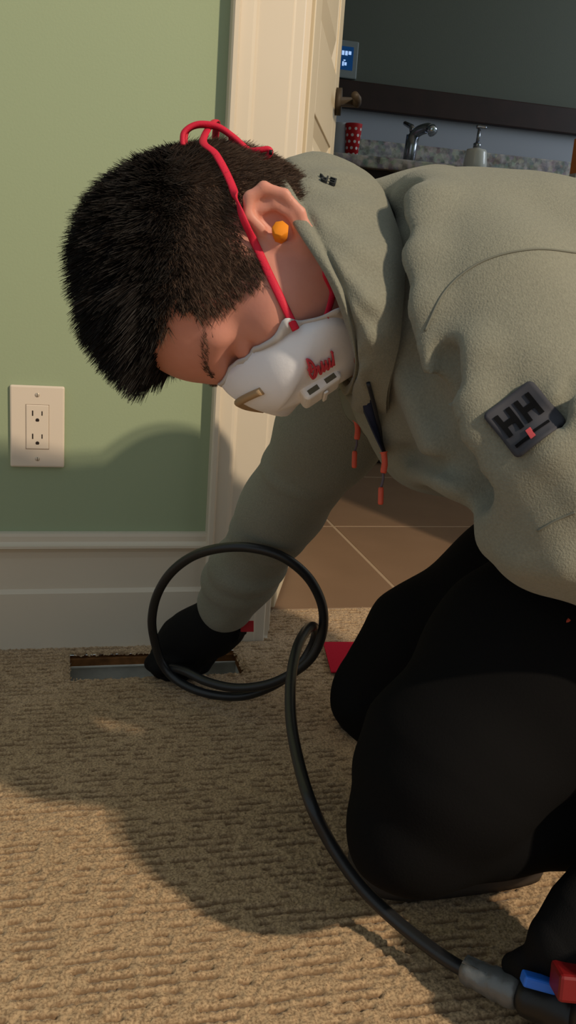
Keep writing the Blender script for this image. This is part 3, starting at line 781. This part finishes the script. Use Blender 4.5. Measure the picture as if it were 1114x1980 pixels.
# ---- standing collar (loose hood edge) as a thick lofted band
RIMP = [P(514, 312, .82), P(516, 336, .755), P(538, 372, .722), P(582, 446, .690), P(638, 538, .676), P(673, 626, .688), P(692, 708, .725), P(672, 752, .80), P(650, 700, .875), P(612, 560, .915), P(556, 400, .89)]
BASP = [P(690, 328, .85), P(728, 352, .790), P(750, 410, .745), P(762, 490, .702), P(756, 590, .684), P(743, 665, .690), P(718, 735, .722), P(716, 800, .80), P(730, 760, .89), P(740, 600, .94), P(720, 400, .92)]
R_ = catmull(RIMP, 12, True); B_ = catmull(BASP, 12, True); nC = len(R_)
cN = .5*(P(610, 500, .84)+P(735, 560, .86))
rows = []
for i in range(nC):
    r_, b_ = R_[i], B_[i]; ax = r_-b_; L_ = np.linalg.norm(ax)+1e-9; ax = ax/L_
    c_ = P(600, 500, .84)*(0)+(P(735, 560, .86)); ctr = np.array(c_)+(P(590, 480, .83)-P(735, 560, .86))*.6
    out = .5*(r_+b_)-ctr; out = out-ax*(out@ax); out /= np.linalg.norm(out)+1e-9
    th_ = .013
    wv = .0022*math.sin(i*.55)
    sec = [b_-ax*.012-out*.012, b_+out*.001, b_+ax*L_*.25+out*(.007+wv), b_+ax*L_*.5+out*(.009+wv), b_+ax*L_*.74+out*(.006-wv), b_+ax*L_*.83+out*.0005,
           b_+ax*L_*.90+out*.0065, r_+out*.004, r_+ax*.0035-out*.001, r_-out*.0065, r_-ax*.006-out*.0105, r_-ax*L_*.3-out*.012, b_+ax*L_*.2-out*.014, b_-ax*.012-out*.016]
    rows.append(sec)
V = np.array(rows); kS = V.shape[1]; V2 = []
for row in V: V2.append(catmull(row, 3))
V2 = np.array(V2); kS = V2.shape[1]; ii = np.arange(nC*kS).reshape(nC, kS)
Fc = [(ii[i, j], ii[(i+1) % nC, j], ii[(i+1) % nC, j+1], ii[i, j+1]) for i in range(nC) for j in range(kS-1)]
col_ = mk('collar', V2.reshape(-1, 3), [tuple(map(int, f)) for f in Fc], FLEECE, sw_, True)
col_['label'] = 'tall standing fleece collar'
dgr = bpy.context.evaluated_depsgraph_get
def cast(objs, px, py, off=.0, with_n=False):
    "first hit of listed mesh objects along the line of sight"
    best = None; r = ray(px, py); d = Vector(r).normalized()
    for o in objs:
        ok, co, nn, _ = o.ray_cast(Vector(CAM), d)
        if ok and (best is None or (co-Vector(CAM)).length < best[0]): best = ((co-Vector(CAM)).length, np.array(co), np.array(nn))
    if best is None: raise RuntimeError('no hit %s' % ((px, py),))
    n_ = best[2]/np.linalg.norm(best[2]); n_ = n_ if n_@r < 0 else -n_
    q = best[1]+n_*off
    return (q, n_) if with_n else q
bpy.context.view_layer.update()
# embroidered letters at the back of the collar
q, n_ = cast([col_], 632, 352, .0006, True)
yv = img(-.25, -.97); yv = yv-n_*(yv@n_); yv /= np.linalg.norm(yv); xv = np.cross(yv, n_)
BLK = mat('black_embroidery', srgb(40, 42, 44), .9)
def surface_text(name, s, px, py, rdir, size, m, targets, parent, depth=.0006, off=.0008, bold=0.):
    q, n_ = cast(targets, px, py, off, True)
    X = img(*rdir); X = X-n_*(X@n_); X /= np.linalg.norm(X); Y = np.cross(n_, X)
    return text(name, s, m, (q, X, Y, n_), size, depth, parent, bold)
t1 = surface_text('embroidery', 'ER', 634, 350, (-.93, -.20), .014, BLK, [col_], col_, .0012, .0012)
t1['label'] = 'small dark embroidered letters'
# armhole and sleeve seams
def surf_line(name, px, rad, m, targets, parent, off=.0004, n=8):
    pts = catmull([(x, y, 0) for x, y in px], n)
    out = []
    for x, y, _ in pts:
        try: out.append(cast(targets, x, y, off))
        except RuntimeError: pass
    return tube(name, np.array(out), rad, m, parent, 6)
surf_line('seam', [(1113, 489), (1040, 482), (965, 494), (905, 522), (856, 570), (822, 640)], .0009, SEAM, [sw_], sw_)
surf_line('seam', [(1040, 1026), (1075, 1006), (1113, 990)], .0009, SEAM, [sw_], sw_)
# hem band under the skirt
# ---- zip, placket and pulls
zl = [cast([sw_, col_], x, y, .0015) for x, y in ((712, 738), (724, 780), (737, 830), (746, 876))]
zl = catmull(zl, 6)
ZIPM = mat('zip_tape', srgb(38, 40, 46), .6)
tube('zip', zl, .0018, ZIPM, sw_, 8)
pl = np.array([P(683, 728, .742), P(699, 778, .765), P(721, 830, .785), P(741, 872, .797)])
plv = []; 
for a, b in zip(catmull(pl, 6), zl): plv += [a, b, b-CF*-.012, a-CF*-.012]
nP = len(plv)//4
plf = []
for i in range(nP-1):
    for j in range(4): plf.append((i*4+j, i*4+(j+1) % 4, (i+1)*4+(j+1) % 4, (i+1)*4+j))
mk('placket', plv, plf+[(0, 1, 2, 3), tuple((nP-1)*4+j for j in range(4))], NAVY, sw_, True)
# far flap of the opened neck
fl0 = catmull([P(655, 752, .86), P(668, 800, .88), P(694, 828, .885), P(722, 858, .87), P(742, 882, .835)], 6); fl1 = catmull([P(690, 742, .82), P(703, 783, .83), P(716, 815, .835), P(732, 850, .835), P(745, 880, .825)], 6)
fv = []
for a, b in zip(fl0, fl1): fv += [a, b, b+CF*.006, a+CF*.006]
nP = len(fl0); ff = []
for i in range(nP-1):
    for j in range(4): ff.append((i*4+j, i*4+(j+1) % 4, (i+1)*4+(j+1) % 4, (i+1)*4+j))
mk('neck_flap', fv, ff+[(0, 1, 2, 3), tuple((nP-1)*4+j for j in range(4))], RIB, sw_, True)
PULL = mat('orange_zip_pull', srgb(206, 84, 62), .55); CORD = mat('grey_pull_cord', srgb(96, 84, 92), .8)
def zip_pull(a, b, c, d):
    ph = tube('zip_pull', catmull([a, a*.5+b*.5+CR*.0012, b], 5), [.0042]+[.0028]*5+[.0030]*4+[.0022], PULL, sw_, 8)
    tube('pull_cord', catmull([b, (b+c)/2+CR*.0008, c], 5), .0012, CORD, ph, 6)
    tube('pull_tip', catmull([c, (c+d)/2, d], 4), [.0020]+[.0026]*7+[.0018], PULL, ph, 8)
zip_pull(P(742, 874, .800), P(741, 915, .800), P(737, 942, .800), P(736, 976, .800))
zip_pull(P(689, 812, .880), P(690, 850, .880), P(686, 872, .880), P(685, 905, .880))

# ---- sleeve patch: rounded dark square with embossed HH
pc, pn = cast([sw_], 1016, 812, .0012, True); pn = grad(fleece0, pc, .018)
pX = img(.80, -.60); pX = pX-pn*(pX@pn); pX /= np.linalg.norm(pX); pY = np.cross(pn, pX)
PATCH = mat('charcoal_rubber_patch', srgb(60, 60, 66), .7, .2); PBLK = mat('black_rubber', srgb(13, 13, 15), .85, .08); PRED = mat('red_rubber', srgb(205, 80, 84), .5)
def patch_pt(u, v, off):
    "point of the fleece under patch coordinate (metres)"
    q = pc+pX*u+pY*v; g = q+pn*.03; o_, co, nn, _ = sw_.ray_cast(Vector(g), Vector(-pn))
    t = q+pn*np.clip((np.array(co)-q)@pn if o_ else 0, -.012, .010)
    return t, off
n1 = 15; W2 = .0195
gridv = np.zeros((n1, n1, 3))
for i in range(n1):
    for j in range(n1):
        u = (i/(n1-1)*2-1); v = (j/(n1-1)*2-1)
        ru, rv = u, v
        m_ = max(abs(u), abs(v)); 
        if abs(u) > .8 and abs(v) > .8:
            du, dv_ = abs(u)-.8, abs(v)-.8; l = max(1., math.hypot(du, dv_)/.2); ru = math.copysign(.8+du/l, u); rv = math.copysign(.8+dv_/l, v)
        gridv[i, j], _ = patch_pt(ru*W2, rv*W2, 0)
for _ in range(40):
    g = gridv.copy(); g[1:-1, 1:-1] = (gridv[:-2, 1:-1]+gridv[2:, 1:-1]+gridv[1:-1, :-2]+gridv[1:-1, 2:])/4; gridv = g
for _ in range(3):
    ff_ = fleece(gridv.reshape(-1, 3)).reshape(n1, n1); gridv = gridv+pn*np.clip(.0012-ff_, 0, .03)[..., None]
    g = gridv.copy(); g[1:-1, 1:-1] = .5*gridv[1:-1, 1:-1]+(gridv[:-2, 1:-1]+gridv[2:, 1:-1]+gridv[1:-1, :-2]+gridv[1:-1, 2:])/8; gridv = g
gv = np.concatenate([(gridv+pn*.0030).reshape(-1, 3), (gridv-pn*.001).reshape(-1, 3)]); gi = np.arange(n1*n1).reshape(n1, n1); NN = n1*n1
gf = []
for i in range(n1-1):
    for j in range(n1-1): gf += [(gi[i, j], gi[i+1, j], gi[i+1, j+1], gi[i, j+1]), (NN+gi[i, j], NN+gi[i, j+1], NN+gi[i+1, j+1], NN+gi[i+1, j])]
ring = [gi[i, 0] for i in range(n1)]+[gi[n1-1, j] for j in range(1, n1)]+[gi[i, n1-1] for i in range(n1-2, -1, -1)]+[gi[0, j] for j in range(n1-2, 0, -1)]
for a, b in zip(ring, ring[1:]+ring[:1]): gf.append((a, b, NN+b, NN+a))
pt_ = mk('sleeve_patch', gv, [tuple(map(int, f)) for f in gf], PATCH, sw_, True); pt_['label'] = 'dark square sleeve patch with HH emblem'
def gpt(u, v, h):
    x = (u/W2+1)/2*(n1-1); y = (v/W2+1)/2*(n1-1); i = int(min(max(x, 0), n1-1.001)); j = int(min(max(y, 0), n1-1.001)); a, b = x-i, y-j
    return (gridv[i, j]*(1-a)+gridv[i+1, j]*a)*(1-b)+(gridv[i, j+1]*(1-a)+gridv[i+1, j+1]*a)*b+pn*h
def emboss(name, u0, v0, u1, v1, m, h=.0042):
    k = 6; us = np.linspace(u0, u1, k); vs_ = np.linspace(v0, v1, k)
    t = [gpt(u, v, h) for u in us for v in vs_]; b = [gpt(u, v, .001) for u in us for v in vs_]; I = np.arange(k*k).reshape(k, k); f = []
    for i in range(k-1):
        for j in range(k-1): f.append((I[i, j], I[i+1, j], I[i+1, j+1], I[i, j+1]))
    rg = [I[i, 0] for i in range(k)]+[I[k-1, j] for j in range(1, k)]+[I[i, k-1] for i in range(k-2, -1, -1)]+[I[0, j] for j in range(k-2, 0, -1)]
    for a, c in zip(rg, rg[1:]+rg[:1]): f.append((a, c, k*k+c, k*k+a))
    return mk(name, t+b, [tuple(map(int, x)) for x in f], m, pt_)
lt = .0024; K = .98
def emb(n, a, b, c, d, m): emboss(n, a*K, b*K, c*K, d*K, m)
for cx_ in (-.0088, .0072):
    emb('letter_stroke', cx_-.0062, -.0045, cx_-.0062+lt*1.35, .0135, PBLK); emb('letter_stroke', cx_+.0062-lt*1.35, -.0045, cx_+.0062, .0135, PBLK)
    emb('letter_stroke', cx_-.0030, .0023, cx_+.0030, .0067, PBLK)
emb('underline', -.0150, -.0135, -.0040, -.0112, PBLK); emb('underline', .0005, -.0125, .0120, -.0105, PBLK); emb('red_mark', -.0035, -.0148, .0003, -.0075, PRED)

# ---- trousers (one surface) and knee pads
KR, KL = P(742, 1342, 1.075), P(792, 1598, .795)
def trousers(p):
    hipc = P(1330, 1090, .93)
    r = chain(p, [(KR, .060), (P(830, 1255, 1.06), .075), (P(1010, 1150, 1.02), .088), (P(1300, 1080, .99), .10)], .03)
    l = chain(p, [(KL, .056), (P(870, 1480, .80), .078), (P(1040, 1290, .83), .098), (P(1300, 1120, .88), .12)], .03)
    f = smin(r, l, .03)
    f = smin(f, ell(p, hipc, (.17, .17, .14)), .04)
    # shins folded back along the floor
    f = smin(f, chain(p, [(KR, .056), (P(1000, 1360, 1.06), .062), (P(1330, 1330, 1.04), .05)], .02), .02)
    f = smin(f, chain(p, [(KL+np.array([.01, 0, -.006]), .050), (P(960, 1590, .845), .047), (P(1120, 1560, .88), .052), (P(1350, 1470, .97), .045)], .02), .02)
    f = f+.0018*np.sin(p[:, 0]*53+1.7*np.sin(p[:, 2]*31))*np.sin(p[:, 2]*47+p[:, 1]*33)
    return smax(f, .006-p[:, 2], .01)
lo, hi = bounds([P(640, 1330, 1.07), P(660, 1600, .80), P(1380, 1560, .86), P(1420, 1090, .95), P(1330, 1330, 1.1)], .12); lo[2] = -.01
tr = sdfobj('trousers', trousers, lo, hi, .0052, BLACKC, person); tr['label'] = 'black work trousers'
def knee_pad(pts, h):
    "rounded slab under a knee; pts outline pixels on the floor plane"
    o = catmull([onplane(x, y, 2, .0) for x, y in pts], 6, True); c = o.mean(0); n = len(o)
    lay = [(.98, .003), (1.0, .010), (1.0, h*.75), (.95, h), (.80, h+.002)]
    V = []; F = []
    for s, z in lay:
        for q in o: V.append([c[0]+(q[0]-c[0])*s, c[1]+(q[1]-c[1])*s, z])
    for i in range(len(lay)-1):
        for j in range(n): F.append((i*n+j, i*n+(j+1) % n, (i+1)*n+(j+1) % n, (i+1)*n+j))
    F += [tuple(range(n))[::-1], tuple((len(lay)-1)*n+j for j in range(n))]
    return mk('knee_pad', V, F, KPM, tr, True)
KPM = mat('black_rubber_pad', srgb(58, 50, 44), .6, .25)
knee_pad([(672, 1672), (700, 1722), (760, 1748), (880, 1742), (1030, 1716), (1042, 1690), (1000, 1640), (860, 1600), (740, 1600)], .028)
knee_pad([(652, 1400), (690, 1432), (752, 1444), (900, 1438), (1000, 1420), (960, 1370), (820, 1350), (700, 1360)], .022)
tg = P(1092, 1207, .74)
tube('pocket_zip_pull', [tg-CR*.004-CU*.006, tg, tg+CR*.004+CU*.004], .0016, PULL, tr, 8)

# ---- right glove (far hand, fingers down in the duct mouth, gripping the cable)
def hand_far(p):
    f = chain(p, [(P(425, 1192, 1.340), .033), (P(405, 1212, 1.352), .035), (P(372, 1232, 1.368), .038), (P(345, 1250, 1.376), .036)], .02)
    f = smin(f, cone(p, P(438, 1214, 1.352), P(420, 1226, 1.362), .028, .030), .02)     # heel / strap side
    fing = [[(360, 1262, 1.350), (330, 1285, 1.345), (305, 1292, 1.352), (292, 1284, 1.372)],
            [(375, 1268, 1.358), (348, 1292, 1.352), (325, 1302, 1.362), (308, 1300, 1.382)],
            [(392, 1270, 1.366), (370, 1294, 1.364), (348, 1306, 1.376), (330, 1312, 1.396)],
            [(408, 1264, 1.376), (392, 1286, 1.378), (376, 1298, 1.390), (360, 1306, 1.405)]]
    for q in fing:
        f = smin(f, chain(p, [(P(*q[0]), .0125), (P(*q[1]), .0118), (P(*q[2]), .0108), (P(*q[3]), .0098)], .004), .006)
    th = chain(p, [(P(335, 1218, 1.375), .0150), (P(322, 1240, 1.385), .0128), (P(308, 1262, 1.385), .0120), (P(297, 1280, 1.378), .0105)], .004)
    f = smin(f, th, .008)
    f = smin(f, cone(p, P(330, 1262, 1.365), P(300, 1278, 1.365), .016, .013), .008)
    return f
lo, hi = bounds([P(285, 1310, 1.40), P(450, 1180, 1.32), P(300, 1200, 1.42), P(420, 1310, 1.34)], .035)
gl = sdfobj('glove', hand_far, lo, hi, .0026, GLOVEM, person); gl['label'] = 'black work glove on the reaching hand'
q0 = P(480, 1211, 1.325)
box('wrist_tab', (-.011, -.0015, -.008), (.008, .0015, .008), mat('red_tab', srgb(176, 26, 34), .6), gl, bevel=.0006, frame=(q0, CR, CF, CU))
tube('wrist_strap', catmull([P(448, 1226, 1.325), P(455, 1222, 1.335), P(466, 1214, 1.345)], 4), .012, GLOVEM, gl, 10)

# ---- left glove on the tool at lower right
def hand_near(p):
    f = chain(p, [(WR_N+(P(1240, 1720, .775)-WR_N)*.9, .040), (P(1200, 1760, .775), .046), (P(1165, 1815, .770), .046)], .02)
    f = smin(f, chain(p, [(P(1125, 1785, .758), .032), (P(1082, 1822, .755), .026)], .01), .02)
    for q in ([(1090, 1812, .755), (1050, 1848, .760), (1018, 1864, .768), (994, 1866, .778)],
              [(1210, 1870, .715), (1180, 1915, .705), (1165, 1940, .715), (1160, 1945, .730)],
              [(1240, 1910, .715), (1215, 1955, .705), (1200, 1975, .715), (1195, 1975, .730)],
              [(1270, 1945, .720), (1250, 1985, .712), (1235, 2000, .720), (1230, 2000, .735)]):
        f = smin(f, chain(p, [(P(*q[0]), .0165), (P(*q[1]), .0140), (P(*q[2]), .0130), (P(*q[3]), .0105)], .004), .008)
    f = smin(f, chain(p, [(P(1130, 1780, .790), .018), (P(1080, 1810, .800), .0150), (P(1045, 1840, .805), .0125)], .006), .008)   # thumb behind
    return f
lo, hi = bounds([P(985, 1870, .76), P(1270, 1690, .78), P(1290, 2020, .71), P(1050, 1860, .81), P(1150, 1800, .70)], .035)
g2 = sdfobj('glove', hand_near, lo, hi, .0026, GLOVEM, person); g2['label'] = 'black work glove holding the tool'

# ---- dust mask: cup, rim, nose strip, valve, print, two straps
mk_n = 64; mk_s = 22
ME = catmull([(0, .101, .034), (.022, .097, .024), (.045, .085, .006), (.060, .073, -.012), (.0645, .065, -.032), (.060, .058, -.050), (.042, .060, -.066), (.020, .070, -.074), (0, .074, -.076)], 20)
def mask_edge(t):
    t = t % (2*math.pi); s_ = 1. if t <= math.pi else -1.; u = (t if t <= math.pi else 2*math.pi-t)/math.pi*(len(ME)-1)
    i = min(int(u), len(ME)-2); q = ME[i]+(ME[i+1]-ME[i])*(u-i)
    return np.array([q[0]*s_, q[1], q[2]])
def mask_pt(t, r):
    e = mask_edge(t); ap = np.array([0, .1205, -.012]); k = (1-r**2.4)**.65
    lw = max(0., -math.cos(t))**.6; k = k*(1-lw)+lw*(1-r)**.8
    p = np.array([e[0]*(r**.85), 0, ap[2]+(e[2]-ap[2])*r]); p[1] = e[1]+(ap[1]-e[1])*k
    return p
V = []; 
for j in range(mk_s):
    r = 1-j/(mk_s-1)*.985
    r = r**.75
    for i in range(mk_n): V.append(hw(*mask_pt(2*math.pi*i/mk_n, r)))
F = [(j*mk_n+i, j*mk_n+(i+1) % mk_n, (j+1)*mk_n+(i+1) % mk_n, (j+1)*mk_n+i) for j in range(mk_s-1) for i in range(mk_n)]+[tuple((mk_s-1)*mk_n+i for i in range(mk_n))]
mask = mk('dust_mask', V, F, MASKM, person, True); mask['label'] = 'white cup dust mask with valve'
sm = mask.modifiers.new('thickness', 'SOLIDIFY'); sm.thickness = .0022; sm.offset = 1
# flat rim with strap tabs
rim = []
def offskin(q, o):
    f = float(skinf(q[None])[0]); return q+grad(skinf, q)*(o-f) if f < o else q
NR = 160
for i in range(NR):
    t = 2*math.pi*i/NR; e = mask_edge(t); d = e-np.array([0, e[1], -.022]); d[1] = -.20*np.linalg.norm(d); d /= np.linalg.norm(d)
    wv = .0035
    for c in (1.22, 1.86): wv += .010*math.exp(-((min(abs(t-c), abs(2*math.pi-t-c)))/.11)**2)
    a_ = offskin(hw(*e), .0012); b_ = offskin(hw(*(e+d*wv)), .0012); n_ = grad(skinf, b_)
    rim.append((a_, b_, b_+n_*.0020, a_+n_*.0020+HY*.001))
mk_r = NR
RV = [q for r in rim for q in r]
RF = [(i*4+j, i*4+(j+1) % 4, ((i+1) % NR)*4+(j+1) % 4, ((i+1) % NR)*4+j) for i in range(NR) for j in range(4)]
rimo = mk('rim', RV, RF, mat('mask_rim', srgb(196, 194, 196), .7), mask, True)
tube('rim_stitch', [hw(*(mask_edge(2*math.pi*i/96)+np.array([0, .0026, 0]))) for i in range(97)], .0007, mat('grey_weld', srgb(96, 96, 108), .8), mask, 6)
bpy.context.view_layer.update()
# nose strip
ns = []
for u in np.linspace(-1, 1, 17):
    t = u*.80; p = mask_pt(t, .66); ns.append(hw(p[0], p[1]+.0012+.0022, p[2]))
tube('nose_strip', np.array(ns), .0034, mat('tan_nose_strip', srgb(176, 146, 110), .5, .3, metal=.2), mask, 10)
# exhale valve
vo = hw(.006, .0985, -.0430); VZ = HZ*.74+HY*.67; VZ = VZ/np.linalg.norm(VZ); VY = HY*.74-HZ*.67; VY /= np.linalg.norm(VY); VX = HX
vfr = (vo, VX, VY, VZ)
vv = box('valve', (-.019, -.010, -.0185), (.019, .0085, .0185), VALVE, mask, bevel=.004, frame=vfr, seg=3)
VD = mat('valve_slot_dark', srgb(96, 92, 78), .8)
for s in (1, -1):
    for a, b in ((-.0135, -.0035), (.0035, .0135)):
        box('valve_slot', (s*.0186, .0015, a), (s*.0194, .0058, b), VD, vv, frame=vfr)
box('valve_bar', (-.015, .0095, -.002), (.015, .0115, .002), VALVE, vv, bevel=.0008, frame=vfr)
# red stamped script on the cheek of the cup
INK = mat('red_ink', srgb(206, 70, 82), .7)
q, n_ = cast([mask], 612, 702, .0026, True)
X = img(.93, -.36); X = X-n_*(X@n_); X /= np.linalg.norm(X); Y = np.cross(n_, X)
def script(px):
    pts = catmull([(x, y, 0) for x, y in px], 5); out = []
    for x, y, _ in pts:
        try: out.append(cast([mask], x, y, .0025))
        except RuntimeError: pass
    if len(out) > 2: tube('printed_script', np.array(out), .0010, INK, mask, 6)
for s_ in ([(590, 692), (594, 706), (596, 720), (602, 728)], [(590, 692), (600, 698), (606, 712), (602, 728)], [(592, 712), (602, 710), (610, 706)], [(602, 728), (608, 722), (612, 704), (615, 716), (618, 718), (621, 702), (624, 714)],
           [(618, 696), (620, 706), (624, 714), (628, 700), (630, 710), (633, 708), (635, 696)], [(633, 690), (635, 702), (639, 704), (641, 690)], [(639, 680), (641, 690), (643, 702)], [(637, 677), (640, 679)], [(596, 700), (599, 716)], [(626, 694), (628, 704)]):
    script(s_)
# straps
def strap(name, pts, m, parent, w=.0032, off=.0018, n=8, fn=skinf):
    p = catmull(pts, n); N = []
    for i in range(len(p)):
        f = float(fn(p[i][None])[0]); g = grad(fn, p[i])
        if f < off: p[i] = p[i]+g*(off-f)
        N.append(g)
    return tube(name, p, w, m, parent, 8, flat=(.38, np.array(N)))
def onskin(px, py, off=.002): return hit(skinf, px, py, .4, 1.2, off)
tA = hw(*(mask_edge(1.22)+np.array([.003, -.001, .004])))
HOFF = .007
s1 = [cast([mask, rimo], 569, 634, .003), onskin(548, 590), onskin(520, 530), onskin(494, 475), onskin(472, 415, .003), onskin(445, 365, HOFF), onskin(418, 318, HOFF+.002), onskin(395, 296, HOFF+.003)]
b1 = hw(.020, -.101, .065); b2 = hw(-.030, -.097, .068); b3 = hw(-.072, -.05, .05); b4 = hw(-.082, .02, .0); b5 = hw(*(mask_edge(-1.22)+np.array([-.003, -.001, .004])))
st = strap('head_strap', s1+[b1, b2, b3, b4, b5], REDS, mask, .0032); st['label'] = 'red elastic head strap'
DL = .742
lp = catmull([P(354, 282, DL), P(356, 256, DL), P(382, 240, DL), P(420, 244, DL), P(452, 265, DL), P(480, 289, DL), P(500, 290, DL-.003), P(518, 288, DL-.004), P(523, 295, DL-.003), P(512, 306, DL), P(496, 306, DL), P(482, 298, DL+.002), P(466, 294, DL+.004), P(455, 278, DL+.006), P(446, 266, DL+.008)], 6)
tube('strap_end', lp, .0024, REDS, st, 8)
tube('strap_end', catmull([P(358, 280, DL+.006), P(362, 254, DL+.006), P(386, 243, DL+.005), P(424, 249, DL+.005), P(456, 271, DL+.004), P(484, 296, DL+.003)], 6), .0020, REDS, st, 8)
tube('strap_tip', [P(521, 294, DL-.005), P(527, 295, DL-.005)], .0020, mat('black_tip', srgb(20, 18, 18), .5), st, 8)
nA = hw(0, -.016, -.020); nB = NECKB; nd = (nB-nA)/np.linalg.norm(nB-nA); nu = HX-nd*(HX@nd); nu /= np.linalg.norm(nu); nv = np.cross(nd, nu); nv = nv if nv@HY > 0 else -nv
nc_ = nA+nd*.065; ring_ = [nc_+.057*(math.cos(a_)*nu+math.sin(a_)*nv) for a_ in np.radians([20, -10, -45, -90, -135, -170, -200])]
s3 = strap('neck_strap', [hw(*(mask_edge(1.86)+np.array([.004, .003, .004]))), onskin(642, 565), onskin(638, 520)]+ring_+[hw(*(mask_edge(-1.86)+np.array([-.003, -.001, -.002])))], REDS, mask, .0028); s3['label'] = 'red elastic neck strap'

# ------------------------------------------------------------------ cable, tape sleeve, tool
CABLE = mat('black_rubber_cable', srgb(30, 30, 32), .38, .45, bump=(60, .05, .001))
RC = .0064
fz = lambda x, y, h: (lambda q: q)(onplane(x, y, 2, h))
path = [onplane(905, 1880, 2, .030), onplane(850, 1846, 2, .028), onplane(770, 1784, 2, .030), onplane(700, 1716, 2, .045), onplane(640, 1632, 2, .075), onplane(598, 1545, 2, .11), P(572, 1450, .965), P(562, 1380, 1.02), P(563, 1310, 1.07),
        P(574, 1255, 1.11), P(590, 1222, 1.15), P(604, 1211, 1.19), P(611, 1222, 1.22), P(603, 1250, 1.24), P(578, 1288, 1.25), P(535, 1322, 1.26), P(480, 1344, 1.275), P(430, 1346, 1.29), P(380, 1335, 1.305), P(338, 1312, 1.325),
        P(312, 1280, 1.325), P(298, 1235, 1.305), P(294, 1195, 1.285), P(304, 1150, 1.26), P(330, 1108, 1.23), P(372, 1076, 1.20), P(425, 1060, 1.165), P(485, 1059, 1.15), P(545, 1076, 1.15), P(592, 1112, 1.16), P(618, 1155, 1.175), P(626, 1195, 1.185), P(620, 1236, 1.195), P(600, 1274, 1.205),
        P(565, 1302, 1.22), P(515, 1324, 1.24), P(455, 1330, 1.265), P(400, 1318, 1.290), P(358, 1298, 1.312), P(325, 1290, 1.345), P(318, 1296, 1.400), P(320, 1310, 1.43)]
cp = catmull(path, 9)
cp[:, 2] = np.where((cp[:, 2] < RC+.002) & (cp[:, 1] < VY0-.01), RC+.002, cp[:, 2])
cab = tube('black_cable', cp, RC, CABLE, None, 14)
tag(cab, 'long black rubber cable looped once and running from duct to tool', 'cable')

# silver tape sleeve
a, b = onplane(896, 1874, 2, .030), onplane(1003, 1922, 2, .034)
TAPE = mat('silver_duct_tape', srgb(112, 112, 110), .4, .5, metal=.35, bump=(90, .5, .002))
pp = [a+(b-a)*t for t in np.linspace(0, 1, 14)]
rr = [.0098, .0118, .0122, .0118, .0126, .0132, .0128, .0136, .0140, .0134, .0140, .0142, .0140, .0125]
td = thing('tape_wrap', a, 'wrinkled silver duct tape wrapped around the cable end', 'tape')
tv, tf = tubevf(pp, rr, 20); tv = np.array(tv); tv += RNG.normal(0, .0004, tv.shape)
mk('tape_sleeve', tv, tf, TAPE, td, True)
dirn = (b-a)/np.linalg.norm(b-a); sid = np.cross(dirn, [0, 0, 1]); sid /= np.linalg.norm(sid)
box('tape_end', (.000, -.006, .0), (.022, .006, .0008), TAPE, td, frame=(a+np.array([0, 0, .0105]), dirn, sid, np.cross(sid, dirn)))

# power tool: black chuck, blue ring piece, red and black body
tl = thing('power_tool', b, 'black power tool with blue ring and red housing held at lower right', 'power tool')
TB = mat('black_tool_plastic', srgb(24, 22, 22), .4, .4); TR = mat('red_tool_plastic', srgb(116, 18, 20), .45, .4); BLU = mat('blue_plastic', srgb(40, 110, 215), .4, .4)
e1 = b+dirn*.001
ax2 = onplane(1180, 1985, 2, .05)-b; ax2 /= np.linalg.norm(ax2)
pr = [0, .004, .010, .026, .030, .045, .052]
rd = [.012, .0155, .0165, .0170, .0185, .0190, .0195]
tube('chuck', [e1+ax2*t for t in pr], rd, TB, tl, 24)
up2 = np.array([0, 0, 1.])-ax2*ax2[2]; up2 /= np.linalg.norm(up2); sd2 = np.cross(ax2, up2)
tube('motor_body', [e1+ax2*.050, e1+ax2*.058, e1+ax2*.080, e1+ax2*.14, e1+ax2*.17], [.020, .0265, .029, .030, .024], TB, tl, 24)
bl = P(1042, 1899, .742)
xb = img(.96, .26)
box('blue_lever', (-.014, -.007, -.0048), (.014, .007, .0048), BLU, tl, bevel=.002, frame=(bl, xb, CF, img(.26, -.96)))
rdq = P(1112, 1897, .720)
box('red_housing', (-.0165, -.014, -.012), (.040, .014, .010), TR, tl, bevel=.003, frame=(rdq, img(.99, .10), CF, img(.10, -.99)))
tube('handle', [e1+ax2*.12, e1+ax2*.125+up2*.05, e1+ax2*.14+up2*.09], [.018, .017, .019], TB, tl, 16)

# flat red sheet on the carpet beside the far knee
c4 = [onplane(625, 1243, 2, .004), onplane(712, 1243, 2, .004), onplane(730, 1302, 2, .004), onplane(640, 1301, 2, .004)]
rs = mk('red_sheet', c4+[q+np.array([0, 0, .002]) for q in c4], [(0, 1, 2, 3), (4, 5, 6, 7), (0, 1, 5, 4), (1, 2, 6, 5), (2, 3, 7, 6), (3, 0, 4, 7)], mat('red_felt', srgb(186, 28, 50), .8, .1, bump=(400, .3, .001)), None)
tag(rs, 'flat red square sheet on the carpet partly under the knee', 'sheet')
